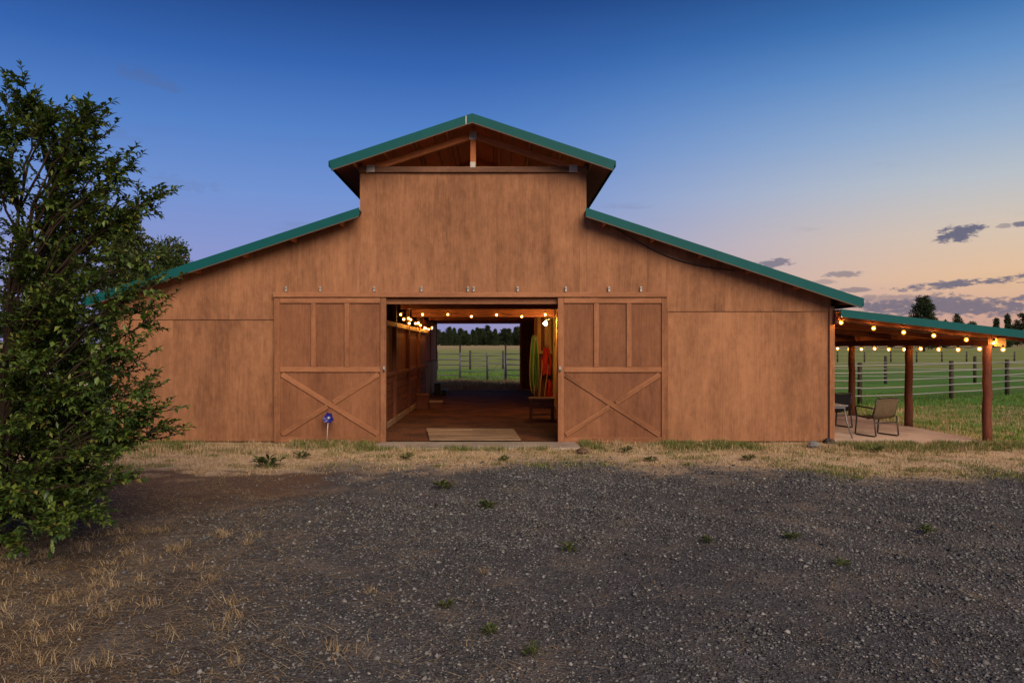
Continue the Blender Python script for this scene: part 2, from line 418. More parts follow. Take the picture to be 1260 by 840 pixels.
    c = t.mix(t.math('MULTIPLY', mw, .6), c, (.16,.165,.055))
    # pasture
    ox = t.math('ADD', x, t.math('MULTIPLY', nd, 1.2))
    past = t.mix(t.smooth(e, 23.5, 27.5), t.mix(t.smooth(nm, .42, .58), t.mix(.45, olive, grassy), tan), grassy)
    past = t.mix(t.math('MULTIPLY', t.smooth(t.noise(v, .12, 4, .6), .52, .66), .6), past, olive)
    past = t.mix(t.smooth(e, 62, 85), past, olive)
    past = t.mix(t.smooth(t.noise(v, .02, 3, .6), .62, .42), past, past)
    past = t.mix(t.smooth(y, 220, 420), past, tan)
    mp = t.math('MULTIPLY', t.smooth(ox, 10.3, 11.2), t.smooth(e, 14.9, 15.9))
    mp = t.math('MAXIMUM', mp, t.smooth(e, 44, 47))
    mp = t.math('MAXIMUM', mp, t.math('MULTIPLY', t.smooth(ox, -8.6, -9.8), t.smooth(e, 20, 23)))
    c = t.mix(mp, c, past)
    t.l.new(c, b.inputs['Base Color']); b.inputs['Roughness'].default_value = .95; b.inputs['Specular IOR Level'].default_value = .15
    bp = t.node('ShaderNodeBump'); bp.inputs['Strength'].default_value = .8; bp.inputs['Distance'].default_value = .03
    hgt = t.math('ADD', t.math('MULTIPLY', nf, .6), t.math('ADD', t.math('MULTIPLY', vor.outputs['Distance'], .5), t.math('MULTIPLY', nx_, .3)))
    t.l.new(hgt, bp.inputs['Height']); t.l.new(bp.outputs[0], b.inputs['Normal'])
    o = fastmesh('ground', V, Fc, 4, m, smooth=True); tag(o, kind='structure')
build_ground()

# barn floor, apron and patio slabs
def floor_mat():
    m, t, b = newmat('barn_floor')
    tc = t.node('ShaderNodeTexCoord'); v = tc.outputs['Object']
    n1 = t.noise(v, 1.1, 6, .65); n2 = t.noise(v, 25, 5, .7)
    c = t.mix(t.smooth(n2, .3, .7), (.06,.020,.010), (.21,.078,.037)); c = t.mix(t.smooth(n1, .42, .62), c, (.07,.030,.017))
    t.l.new(c, b.inputs['Base Color']); b.inputs['Roughness'].default_value = .95; b.inputs['Specular IOR Level'].default_value = .1
    bp = t.node('ShaderNodeBump'); bp.inputs['Strength'].default_value = .6; bp.inputs['Distance'].default_value = .02
    t.l.new(n2, bp.inputs['Height']); t.l.new(bp.outputs[0], b.inputs['Normal']); return m
FLOORM = floor_mat()
o = fastmesh('barn_floor', [(XL+.1,FD+.1,.004),(XR-.1,FD+.1,.004),(XR-.1,BACK-.05,.004),(XL+.1,BACK-.05,.004)], [(0,1,2,3)], 4, FLOORM); tag(o, kind='structure')
def conc_mat(name, a, b_, sc):
    m, t, b = newmat(name)
    tc = t.node('ShaderNodeTexCoord'); v = tc.outputs['Object']
    n1 = t.noise(v, sc, 6, .65); n2 = t.noise(v, 40, 4, .7)
    c = t.mix(t.smooth(n1, .3, .7), a, b_); c = t.mix(t.math('MULTIPLY', n2, .3), c, tuple(q*.6 for q in a))
    t.l.new(c, b.inputs['Base Color']); b.inputs['Roughness'].default_value = .9; b.inputs['Specular IOR Level'].default_value = .2
    bp = t.node('ShaderNodeBump'); bp.inputs['Strength'].default_value = .25; bp.inputs['Distance'].default_value = .01
    t.l.new(n2, bp.inputs['Height']); t.l.new(bp.outputs[0], b.inputs['Normal']); return m
PATIO = conc_mat('patio_concrete', (.40,.29,.235), (.56,.43,.35), .8)
APR = conc_mat('apron_concrete', (.26,.205,.165), (.42,.345,.285), 1.4)
o = box('door_apron', ((-2.55+1.62)/2, (15.35+16.33)/2, -.03), (4.17, .98, .09), APR, bev=.012); tag(o, kind='structure')
o = box('patio_slab', ((XR+.03+10.42)/2, (16.2+34)/2, -.03), (10.42-XR-.03, 17.8, .10), PATIO, bev=.012); tag(o, kind='structure')

# ------------------------------------------------------------------ barn
barn = thing('barn', (XC, FD, 0), 'orange-brown wooden barn with raised centre bay, teal metal roof edges and open sliding doors', 'barn')
def fx(x): return (x-615)/57.41                       # photo x -> X on the facade
def fz(y): return CAMZ+(428-y)/57.41
MH = 2.425                                            # half width of the raised bay
def low_top(X): return 4.93-.327*(abs(X-XC)-2.36)     # top of the lean-to roofs
def up_top(X): return 6.835-.331*abs(X-XC)            # top of the raised roof
SID = W('siding', 'Z')
DOORTOP = fz(361)
def panel(x0, x1, z0, z1=None, y=FD, th=.022, nm='siding_panel', mat=None):
    g = .0010
    if z1 is None:
        cut = [x for x in (XC-MH, XC+MH) if x0 < x < x1]
        xs = [x0+g]+cut+[x1-g]
        top = [(x, low_top(x)-.10) for x in xs]
        pts = [(x0+g, z0), (x1-g, z0)]+top[::-1]
    else: pts = [(x0+g, z0), (x1-g, z0), (x1-g, z1), (x0+g, z1)]
    return prism(nm, pts, y-th, y, mat or SID, barn)
XML, XMR = XC-MH, XC+MH
seamL, seamR = fz(393), fz(383)
HZ = fz(366)                                          # bottom of the upper sheets over the doors
# raised bay sheets (over the door)
xs = [XML, fx(464), fx(534), fx(611), fx(676), fx(713), XMR]
for a, b_ in zip(xs[:-1], xs[1:]): panel(a, b_, HZ, fz(213)+.004)
# upper sheets under the lean-to roofs
xl = [XL, XL+1.22, XL+2.44, fx(339), XML]
for a, b_ in zip(xl[:-1], xl[1:]):
    panel(a, b_, seamL if b_ < fx(341) else HZ)
xr = [XMR, XMR+1.3, fx(820), fx(892), fx(962), XR]
for a, b_ in zip(xr[:-1], xr[1:]): panel(a, b_, HZ if a < fx(815) else seamR)
# lower sheets, set 2 cm behind the upper ones
ql = [XL, XL+1.22, XL+2.44, fx(341), fx(475)]
for a, b_ in zip(ql[:-1], ql[1:]): panel(a, b_, .015, (seamL if b_ < fx(345) else HZ)+(.03 if b_ < fx(345) else -.004), y=FD+.026)
qr = [fx(687), fx(760), fx(822), fx(889), fx(956), XR]
for a, b_ in zip(qr[:-1], qr[1:]): panel(a, b_, .015, (seamR if a > fx(815) else HZ)+(.03 if a > fx(815) else -.004), y=FD+.026)
# frame behind the sheets: sill, studs, girts (dark line shows in the joints)
box('sill_beam', ((XL+fx(475))/2, FD+.09, .07), (fx(475)-XL, .12, .14), 'inner', barn)
box('sill_beam', ((XR+fx(688))/2, FD+.09, .07), (XR-fx(688), .12, .14), 'inner', barn)
box('girt', (XC, FD+.08, 3.22), (15.2, .09, .14), 'inner', barn)
# corner trims
for sx, X in ((-1, XL), (1, XR)):
    box('corner_trim', (X+sx*.012, FD-.042, 1.45), (.11, .026, 2.90), 'trim', barn)
box('corner_post', (XR-.01, FD+.10, 1.4), (.15, .15, 2.8), 'trim', barn)
# door track board with brackets
box('track_board', ((fx(338)+fx(820))/2, FD-.085, (fz(360)+fz(366))/2), (fx(820)-fx(338), .10, fz(360)-fz(366)), 'trim', barn)
for i, x in enumerate((353, 395, 461, 519, 576, 583, 637, 696, 749, 788)):
    br = box('track_bracket', (fx(x), FD-.055, fz(356)), (.045, .05, .11), GALV, barn, bev=.004)
    box('bolt', (fx(x), FD-.087, fz(355)), (.02, .014, .02), IRON, br, bev=.003)
# header and jambs of the opening
box('door_header', ((fx(476)+fx(687))/2, FD+.06, (fz(366.5)+fz(374))/2), (fx(700)-fx(464), .10, fz(366.5)-fz(374)), 'trim', barn)
box('door_jamb', (fx(474)-.05, FD+.12, 1.5), (.12, .14, 3.0), 'inner', barn)
box('door_jamb', (fx(688)+.05, FD+.12, 1.5), (.12, .14, 3.0), 'inner', barn)

def sliding_door(x0, x1, y0, y1, lab, latch_right):
    d = bpy.data.objects.new('sliding_door', None); d.location = ((x0+x1)/2-XC, -.10, y0); link(d, barn); d['label'] = lab
    D = FD-.10; w = x1-x0; h = y1-y0; sw = .125
    box('door_sheet', ((x0+x1)/2, D+.028, (y0+y1)/2), (w-.02, .02, h-.02), 'door', d, bev=0)
    fy = D; ft = .034
    for X in (x0+sw/2, x1-sw/2): box('stile', (X, fy, (y0+y1)/2), (sw, ft, h), 'trim', d)
    iw = w-2*sw-.006
    box('rail', ((x0+x1)/2, fy, y1-.055), (iw, ft, .11), 'trim', d)
    box('rail', ((x0+x1)/2, fy, y0+.06), (iw, ft, .12), 'trim', d)
    zm = y0+h*.505
    box('rail', ((x0+x1)/2, fy, zm), (iw, ft, .11), 'trim', d)
    for k in (1, 2):
        X = x0+sw+(w-2*sw)*k/3
        box('muntin', (X, fy, (zm+.058+y1-.113)/2), (.105, ft, y1-.113-zm-.058), 'trim', d)
    a = Vector((x0+sw+.04, fy+.003, zm-.105)); b_ = Vector((x1-sw-.04, fy+.003, y0+.165))
    beam('brace', a, b_, .026, .11, 'trim', d)
    # second brace is two halves butted against the first
    a2 = Vector((x0+sw+.04, fy+.002, y0+.165)); b2 = Vector((x1-sw-.04, fy+.002, zm-.105))
    c = (a2+b2)/2; u = (b2-a2).normalized(); g = .074
    beam('brace', a2, c-u*g, .028, .11, 'trim', d); beam('brace', c+u*g, b2, .028, .11, 'trim', d)
    X = x1-sw/2 if latch_right else x0+sw/2
    lt = box('latch', (X+(.02 if latch_right else -.02), D-.03, zm+.02), (.045, .03, .10), GALV, d, bev=.004)
    box('hasp_ring', (X+(.02 if latch_right else -.02), D-.053, zm-.02), (.028, .016, .05), IRON, lt, bev=.004)
    for X in (x0+w*.22, x1-w*.22):
        box('hanger', (X, D+.018, y1+.006), (.06, .012, .05), IRON, d, bev=.003)
sliding_door(fx(339), fx(476), fz(545)+.03, fz(367), 'left sliding door with crossed braces below three panels, blue stake in front', True)
sliding_door(fx(686), fx(820), fz(546)+.04, fz(367), 'right sliding door with crossed braces below three panels', False)

# roofs
def roof_slab(name, side, x_in, x_out, topf, y0, y1, th, mat):
    a, b_ = XC+side*x_in, XC+side*x_out
    pts = [(a, topf(a)), (b_, topf(b_)), (b_, topf(b_)-th), (a, topf(a)-th)]
    return prism(name, pts, y0, y1, mat, barn)
def fascia(side, x_in, x_out, topf, y, h, up=.012):
    a, b_ = XC+side*x_in, XC+side*x_out
    pts = [(a, topf(a)+up), (b_, topf(b_)+up), (b_-side*.045, topf(b_)-h*.96), (a, topf(a)+up-h)]
    f = prism('roof_fascia', pts, y-.018, y, TEAL, barn)
    # drip lip along the bottom edge
    pts = [(a, topf(a)+up-h-.002), (b_-side*.045, topf(b_)-h*.96-.002), (b_-side*.05, topf(b_)-h*.96-.022), (a, topf(a)+up-h-.022)]
    prism('drip_edge', pts, y-.026, y-.002, plain('drip', (.10,.06,.035), .6), f)
    return f
LO, UO = FD-.42, FD-.60
for s in (-1, 1):
    r = roof_slab('roof', s, MH-.04, 8.16, low_top, LO, BACK+.4, .035, TEAL)
    fascia(s, MH-.06, 8.17, low_top, LO-.001, .178)
    b_ = XC+s*8.16
    box('eave_fascia', (b_+s*.012, (LO+BACK)/2+.2, low_top(b_)-.07), (.02, BACK-LO+.38, .16), TEAL, barn, bev=0)
    r = roof_slab('upper_roof', s, 0, 2.95, up_top, UO, BACK+.4, .035, TEAL)
    fascia(s, 0, 2.957, up_top, UO-.001, .18)
    b_ = XC+s*2.95
    box('eave_fascia', (b_+s*.012, (UO+BACK)/2+.2, up_top(b_)-.045), (.02, BACK-UO+.38, .11), TEAL, barn, bev=0)
    # board decking under the roofs
    sl = .327; n = 22
    for k in range(7):
        x0, x1 = (2.95)*k/7, (2.95)*(k+1)/7-.012
        roof_slab('roof_board', s, x0+.006, x1, lambda X: up_top(X)-.037, UO+.01, BACK+.3, .022, W('roofdeck', 'Y'))
    for k in range(14):
        x0, x1 = MH-.03+(8.14-MH)*k/14, MH-.03+(8.14-MH)*(k+1)/14-.012
        roof_slab('roof_board', s, x0+.006, x1, lambda X: low_top(X)-.037, LO+.01, BACK+.3, .022, W('roofdeck', 'Y'))
    # purlins poking out past the front wall
    for k in range(6):
        xx = MH+.35+k*1.02; X = XC+s*xx
        beam('purlin', (X, LO+.04, low_top(X)-.135), (X, FD+.3, low_top(X)-.135), .04, .14, 'truss', barn)
    for xx in (.55, 1.2, 1.85, 2.5):
        X = XC+s*xx
        beam('purlin', (X, UO+.05, up_top(X)-.10), (X, BACK-.1, up_top(X)-.10), .04, .09, 'truss', barn)
    # bay side walls above the lean-to roofs
    X = XC+s*MH
    box('bay_wall', (X-s*.02, (FD+.03+BACK)/2, 5.33), (.03, BACK-FD-.08, 1.26), SID, barn, bev=0)
    # outer side walls
    X = XC+s*7.66
    box('side_wall', (X-s*.02, (FD+.04+BACK)/2, 1.56), (.03, BACK-FD-.10, 3.09), SID, barn, bev=0)
# ridge seam flashing
box('flashing', (fx(575), UO-.023, up_top(fx(575))-.085), (.02, .006, .17), GALV, barn, rot=(0, 0, 0), bev=0)
# front truss of the raised bay
box('tie_beam', (XC, FD-.02, (fz(206)+fz(213))/2), (2*MH+.02, .14, fz(206)-fz(213)), 'weathered', barn)
def truss(y, th=.11):
    for s in (-1, 1):
        a = Vector((XC+s*.03, y, up_top(XC)-.30)); b_ = Vector((XC+s*2.30, y, up_top(XC+s*2.30)-.28))
        beam('truss_chord', a, b_, th, .13, 'truss', barn)
    zt = up_top(XC)-.34
    box('king_post', (XC, y-.004, (fz(206)+zt)/2), (.12, th, zt-fz(206)), 'truss', barn)
truss(FD-.02)
for y in (20.4, 24.4, 28.4, 32.4):
    box('tie_beam', (XC, y, (fz(206)+fz(213))/2), (2*MH-.1, .12, .12), 'truss', barn); truss(y)
    for s in (-1, 1): beam('web', (XC+s*.08, y+.01, fz(205)), (XC+s*1.2, y+.01, up_top(XC+1.2)-.4), .05, .09, 'truss', barn)
for x, y, w, h in ((582,168,9,10),(582,204,6,7),(457,208.5,10,9),(705,208.5,10,9)):
    p = box('gusset_plate', (fx(x), FD-.096 if y > 190 else FD-.084, fz(y)), (w/57.4, .008, h/57.4), GALV, barn, bev=0)
    for q in (-.3, 0, .3): box('rib', (fx(x)+q*w/57.4, FD-.102 if y > 190 else FD-.090, fz(y)), (.018, .006, h/57.4*.9), GALV, p, bev=0)
# rear wall with its opening
RO0, RO1, ROZ = (536-615)*BACK/F, (640-615)*BACK/F, CAMZ+30*BACK/F
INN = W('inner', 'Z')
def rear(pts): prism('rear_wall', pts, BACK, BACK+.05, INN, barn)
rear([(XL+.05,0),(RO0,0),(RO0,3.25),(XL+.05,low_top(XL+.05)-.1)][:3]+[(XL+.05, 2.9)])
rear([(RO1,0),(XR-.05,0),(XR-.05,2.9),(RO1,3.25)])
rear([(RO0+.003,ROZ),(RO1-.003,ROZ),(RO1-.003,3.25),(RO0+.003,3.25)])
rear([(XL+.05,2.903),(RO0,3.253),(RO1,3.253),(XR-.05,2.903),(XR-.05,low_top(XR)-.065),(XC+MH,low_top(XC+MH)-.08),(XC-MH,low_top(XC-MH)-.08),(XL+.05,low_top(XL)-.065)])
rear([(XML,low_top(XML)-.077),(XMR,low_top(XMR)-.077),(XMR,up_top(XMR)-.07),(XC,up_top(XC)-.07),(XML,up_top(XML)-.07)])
box('rear_header', ((RO0+RO1)/2, BACK-.05, ROZ+.06), (RO1-RO0+.3, .06, .14), 'truss', barn)
box('rear_jamb', (RO0-.02, BACK-.05, 1.6), (.10, .06, 3.1), 'truss', barn)
box('rear_jamb', (RO1+.03, BACK-.05, 1.6), (.10, .06, 3.1), 'truss', barn)
box('rear_sill', ((RO0+RO1)/2+.25, BACK-.08, .03), (RO1-RO0+.9, .20, .06), APR, barn)
# inner wall left: stalls
LW, RW = -2.84, 1.78
def xw(px, X): return X*F/(px-615)                   # depth at which wall X shows at photo x
posts = [17.6, 20.6, 23.6, 26.6, 29.8, 33.0, 36.2]
for y in posts:
    box('stall_post', (LW+.02 if y < 29 else LW-.17, y, 1.65), (.11, .12, 3.3), 'inner', barn)
    box('aisle_post', (RW+.02, y, 1.65), (.11, .12, 3.3), 'stud', barn)
for i in range(len(posts)-1):
    y0, y1 = posts[i]+.065, posts[i+1]-.065; yc = (y0+y1)/2; L = y1-y0
    if yc < 29:
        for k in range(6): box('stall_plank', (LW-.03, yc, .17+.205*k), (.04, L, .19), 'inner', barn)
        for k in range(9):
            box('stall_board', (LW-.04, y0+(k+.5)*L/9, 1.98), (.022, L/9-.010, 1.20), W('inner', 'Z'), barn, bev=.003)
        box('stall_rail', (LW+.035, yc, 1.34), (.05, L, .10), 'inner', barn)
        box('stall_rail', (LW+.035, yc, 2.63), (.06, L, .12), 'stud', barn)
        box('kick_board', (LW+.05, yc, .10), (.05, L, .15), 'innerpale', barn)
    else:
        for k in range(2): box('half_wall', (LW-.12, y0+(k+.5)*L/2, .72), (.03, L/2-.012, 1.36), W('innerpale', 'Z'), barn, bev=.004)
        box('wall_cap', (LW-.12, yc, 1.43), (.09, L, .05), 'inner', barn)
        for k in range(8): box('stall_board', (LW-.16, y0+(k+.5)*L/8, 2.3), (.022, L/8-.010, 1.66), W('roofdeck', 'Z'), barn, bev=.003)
    # right wall: board sheathing behind open studs
    for k in range(8): box('wall_board', (RW+.10, y0+(k+.5)*L/8, 1.65), (.022, L/8-.008, 3.2), W('stud' if k % 4 else 'inner', 'Z'), barn, bev=.003)
    box('wall_stud', (RW+.045, yc-.5, 1.65), (.09, .045, 3.2), 'stud', barn)
    box('wall_stud', (RW+.045, yc+.5, 1.65), (.09, .045, 3.2), 'stud', barn)
    box('wall_girt', (RW+.045, yc-.02, 2.18), (.05, .9, .10), 'stud', barn)
for X in (LW+.02, RW+.02):
    box('wall_plate', (X, (FD+BACK)/2+.1, 3.36), (.13, BACK-FD-.3, .12), 'truss', barn)
for y in (19.2, 21.6, 24.35, 27.2, 30.2, 33.2):
    box('cross_beam', ((LW+RW)/2, y, 3.20 if y != 24.35 else 3.12), (RW-LW-.1, .10, .20 if y != 24.35 else .26), 'inner', barn)
for k, X in enumerate(np.linspace(LW+.5, RW-.5, 6)):
    box('ceiling_joist', (X, (24.4+36.2)/2, 3.50), (.06, 11.8, .16), 'roofdeck', barn)
for k in range(13):
    box('ceiling_board', ((LW+RW)/2, 24.6+k*.92, 3.60), (RW-LW, .90, .025), 'roofdeck', barn, bev=.003)
# pilaster that carries the hose
box('tack_post', (1.215, 26.0, 1.66), (.11, .12, 3.3), 'inner', barn)
for k, X in enumerate((1.335, 1.455, 1.575, 1.695)):
    box('tack_board', (X, 26.05 if k % 2 else 26.02, 2.55), (.115, .03, 1.45), W('stud' if k != 1 else 'inner', 'Z'), barn)
    box('tack_board', (X, 26.06, .92), (.115, .03, 1.78), W('inner', 'Z'), barn)
box('tack_rail', (1.52, 25.98, 1.86), (.50, .04, .10), 'stud', barn)
# power cable looping under the eave
cab = [P(744+(905-744)*t, 272+(333-272)*t + 14*math.sin(math.pi*t)**1.0, FD-.05) for t in np.linspace(0, 1, 20)]
tubeobj('power_cable', cab, .011, RUBBER, barn, 5)
# open-side lean-to porch
PX = 10.45
def por_top(X): return 2.81-.117*(X-7.2)
PF, PB = 16.12, 35.5
pts = [(XR+.03, por_top(XR+.03)), (11.55, por_top(11.55)), (11.55, por_top(11.55)-.03), (XR+.03, por_top(XR+.03)-.03)]
prism('porch_roof', pts, PF, PB, TEAL, barn)
pts = [(XR+.06, por_top(XR+.06)+.01), (11.57, por_top(11.57)+.01), (11.57, por_top(11.57)-.15), (XR+.06, por_top(XR+.06)-.15)]
prism('porch_fascia', pts, PF-.022, PF-.002, TEAL, barn)
box('porch_fascia', (11.565, (PF+PB)/2, por_top(11.565)-.07), (.02, PB-PF-.02, .15), TEAL, barn, bev=0)
for k in range(9):
    y = PF+.25+k*2.1
    beam('porch_rafter', (XR+.05, y, por_top(XR+.05)-.13), (11.5, y, por_top(11.5)-.13), .045, .14, 'log', barn)
for k in range(10):
    x0 = XR+.05+k*.445; x1 = x0+.435
    pp = [(x0, por_top(x0)-.032), (x1, por_top(x1)-.032), (x1, por_top(x1)-.054), (x0, por_top(x0)-.054)]
    prism('porch_board', pp, PF+.01, PB-.02, W('truss', 'Y'), barn)
box('porch_beam', (PX, (PF+PB)/2+.1, 2.14), (.10, PB-PF-.3, .16), 'log', barn)
box('porch_ledger', (XR+.05, (PF+PB)/2, 2.60), (.06, PB-PF-.3, .16), 'log', barn)
box('porch_bracket', (PX+.21, 16.36, 2.13), (.20, .09, .19), 'stud', barn)
def log_post(x, y, h, r, seed, parent, name='porch_post', mat='log'):
    rnd = random.Random(seed); n = 9; path = []; rr = []
    for i in range(n):
        t = i/(n-1); path.append((x+rnd.uniform(-.012,.012), y+rnd.uniform(-.012,.012), -.04+t*(h+.04))); rr.append(r*(1.08-.16*t)*rnd.uniform(.96,1.04))
    return tubeobj(name, path, rr, W(mat, 'Z'), parent, 12)
for k, (dd, r) in enumerate(((16.46,.090),(19.63,.095),(22.8,.095),(25.97,.105),(29.14,.105),(32.31,.105))):
    log_post(PX, dd, 2.07, r, k+3, barn)

# ------------------------------------------------------------------ string lights and lamp
def ico(r, mat, sub=2):
    key = ('ico', r, sub)
    if key not in CACHE:
        bm = bmesh.new(); bmesh.ops.create_icosphere(bm, subdivisions=sub, radius=r)
        for v in bm.verts:
            if v.co.z > 0: v.co.z *= 1.25
        me = bpy.data.meshes.new('bulb'); bm.to_mesh(me); bm.free(); me.materials.append(mat)
        me.polygons.foreach_set('use_smooth', [True]*len(me.polygons)); CACHE[key] = me
    return CACHE[key]
def socket_mesh():
    if 'sock' not in CACHE:
        bm = bmesh.new(); bmesh.ops.create_cone(bm, segments=8, radius1=.02, radius2=.016, depth=.05, cap_ends=True)
        me = bpy.data.meshes.new('socket'); bm.to_mesh(me); bm.free(); me.materials.append(RUBBER); CACHE['sock'] = me
    return CACHE['sock']
def string_lights(pts, label, r=.046, sag=.05):
    pts = [Vector(p) for p in pts]
    t = thing('string_lights', pts[0], label, 'string lights')
    path = []
    for a, b_ in zip(pts[:-1], pts[1:]):
        for k in range(4):
            q = k/4; p = a.lerp(b_, q); path.append(p+Vector((0,0,.085-sag*4*q*(1-q))))
    path.append(pts[-1]+Vector((0,0,.085)))
    tubeobj('wire', path, .007, RUBBER, t, 5)
    for p in pts:
        b_ = bpy.data.objects.new('bulb', ico(r, HALO_GLASS)); b_.location = p-pts[0]; link(b_, t)
        link(bpy.data.objects.new('filament', ico(.013, BULB)), b_)
        s = bpy.data.objects.new('socket', socket_mesh()); s.location = (0, 0, r*1.1+.022); link(s, b_)
string_lights([P(x, y, 23.9) for x, y in ((493,387),(520,387),(551,387),(580,389.5),(611,387.5),(642,389.5),(671,387))],
              'string of warm round bulbs hung straight across the barn aisle')
lw = []
for i in range(14):
    d = 21.2+i*.68; z = 2.80+.02*math.sin(i*2.1)
    sagz = (-.10*math.sin((i-6)/7*math.pi) if i >= 6 else .06*math.sin(i*2.6))
    lw.append((LW+.19+.05*math.sin(i*1.7), d, z+sagz))
string_lights(lw, 'string of warm bulbs bunched along the left stall wall inside the barn')
string_lights([P(x, y, 16.30) for x, y in ((1035,397),(1075,404),(1112,409),(1149,413),(1189,418),(1223,422))],
              'string of warm bulbs sloping along the front edge of the porch roof')
string_lights([(PX+.12, 16.13+.79*k, 1.975+.012*math.sin(k*2)) for k in range(23)],
              'long string of warm bulbs along the outer porch beam above the posts')
lp = P(671, 398, 23.6)
wl = thing('wall_lamp', (1.70, 23.6, lp.z), 'bright round lamp fixed to the studs above the hanging tools', 'lamp')
o = bpy.data.objects.new('lamp_globe', None)
bm = bmesh.new(); bmesh.ops.create_icosphere(bm, subdivisions=3, radius=.062); me = bpy.data.meshes.new('lamp_globe'); bm.to_mesh(me); bm.free()
me.materials.append(LAMPM); me.polygons.foreach_set('use_smooth', [True]*len(me.polygons)); bpy.data.objects.remove(o)
o = bpy.data.objects.new('lamp_globe', me); o.location = (lp.x-1.70, 0, 0); link(o, wl)
tubeobj('lamp_arm', [(1.77,23.6,lp.z+.16),(1.62,23.6,lp.z+.19),(lp.x,23.6,lp.z+.09)], .014, IRON, wl, 6)
box('lamp_base', (1.765, 23.6, lp.z+.16), (.03, .11, .11), IRON, wl)

# ------------------------------------------------------------------ things inside the barn
# loose plywood sheet
pw = thing('plywood_ramp', (-.75, 17.4, .02), 'pale worn plywood sheet lying on the floor in the doorway', 'board')
V = [(fx(528),16.55,.022),(fx(641),16.53,.022),(.33,18.75,.022),(-1.80,18.9,.022)]
V = V+[(x, y, .044) for x, y, z in V]
meshobj('sheet', V, [(3,2,1,0),(4,5,6,7),(0,1,5,4),(1,2,6,5),(2,3,7,6),(3,0,4,7)], W('ply', 'X'), pw)
box('batten', (-1.2, 18.3, .052), (1.1, .10, .014), 'ply', pw, rot=(0,0,.16))
# bench on the right
bx0, bx1, bd = (651-615)*21.3/F, (683-615)*21.3/F, 21.3
bn = thing('tool_bench', ((bx0+bx1)/2, bd+.2, .004), 'low wooden bench with a drawer under the hanging tools', 'bench')
cx = (bx0+bx1)/2; bw = bx1-bx0
box('bench_top', (cx, bd+.22, .60), (bw, .5, .045), 'bench', bn)
for sx in (-1, 1):
    for sy in (0, 1): box('leg', (cx+sx*(bw/2-.06), bd+.03+sy*.38, .29), (.07, .07, .575), 'inner', bn)
dr = box('drawer', (cx, bd+.20, .44), (bw-.2, .40, .20), 'inner', bn)
box('drawer_pull', (cx, bd-.012, .44), (.10, .02, .025), IRON, dr)
box('lower_shelf', (cx, bd+.22, .16), (bw-.2, .34, .03), 'inner', bn)
# block step and boxes at the left
st = thing('mounting_step', (-2.3, 25.2, .004), 'small dark two-tread wooden step by the left stall wall', 'step')
x0, d0 = (513-615)*25/F, 25.0
box('tread', (x0+.17, d0+.25, .47), (.42, .40, .05), 'inner', st); box('tread', (x0+.60, d0+.25, .25), (.42, .40, .05), 'innerpale', st)
for k in (0, 1):
    box('side_panel', (x0+.17, d0+.09+.32*k, .225), (.40, .03, .44), 'inner', st); box('side_panel', (x0+.60, d0+.09+.32*k, .115), (.40, .03, .22), 'inner', st)
def crate(x0, x1, d, z0, z1, lab):
    t = thing('storage_crate', ((x0+x1)/2, d, z0), lab, 'crate')
    w, h = x1-x0, z1-z0; cxx = (x0+x1)/2
    box('crate_body', (cxx, d+.2, z0+h*.44), (w*.92, .36, h*.86), BLACK, t, bev=.02)
    box('crate_rim', (cxx, d+.2, z0+h*.93), (w, .42, h*.12), BLACK, t, bev=.01)
    for s in (-1, 1): box('handle', (cxx+s*w*.24, d-.015+.02, z0+h*.62), (w*.18, .05, h*.12), IRON, t, bev=.006)
crate((534-615)*33/F, (542.5-615)*33/F, 33.0, .004, .50, 'taller black plastic crate beside the rear doorway')
crate((543-615)*32.4/F, (550-615)*32.4/F, 32.4, .004, .24, 'low black plastic crate in front of the rear doorway sill')
# coiled hose on the pilaster
hs = thing('garden_hose', P(656, 412, 25.8), 'green garden hose hung in long loops on the dark post', 'hose')
hp = P(656.5, 414, 25.86); 
box('hose_hook', hp, (.05, .22, .05), IRON, hs)
def loops(n, zlow, rad, seed, dx):
    rnd = random.Random(seed); path = []
    for k in range(n):
        zl = zlow+rnd.uniform(-.25,.25); w = rad*rnd.uniform(.6,1.2); ox = dx+rnd.uniform(-.07,.07); oy = rnd.uniform(-.05,.05)
        for j in range(16):
            a = 2*math.pi*j/16; zz = .5*(1+math.cos(a))
            path.append((hp.x+ox+w*math.sin(a)*(1.15-.55*zz), hp.y-.16+oy+.03*math.sin(a), hp.z+.03-(1-zz)*(hp.z-zl)))
    return path
tubeobj('hose_coil', loops(7, .85, .085, 4, .0), .015, HOSE, hs, 6)
tubeobj('hose_coil', loops(4, .45, .12, 9, .03), .012, HOSE2, hs, 6)['label'] = 'thinner tan hose loops'
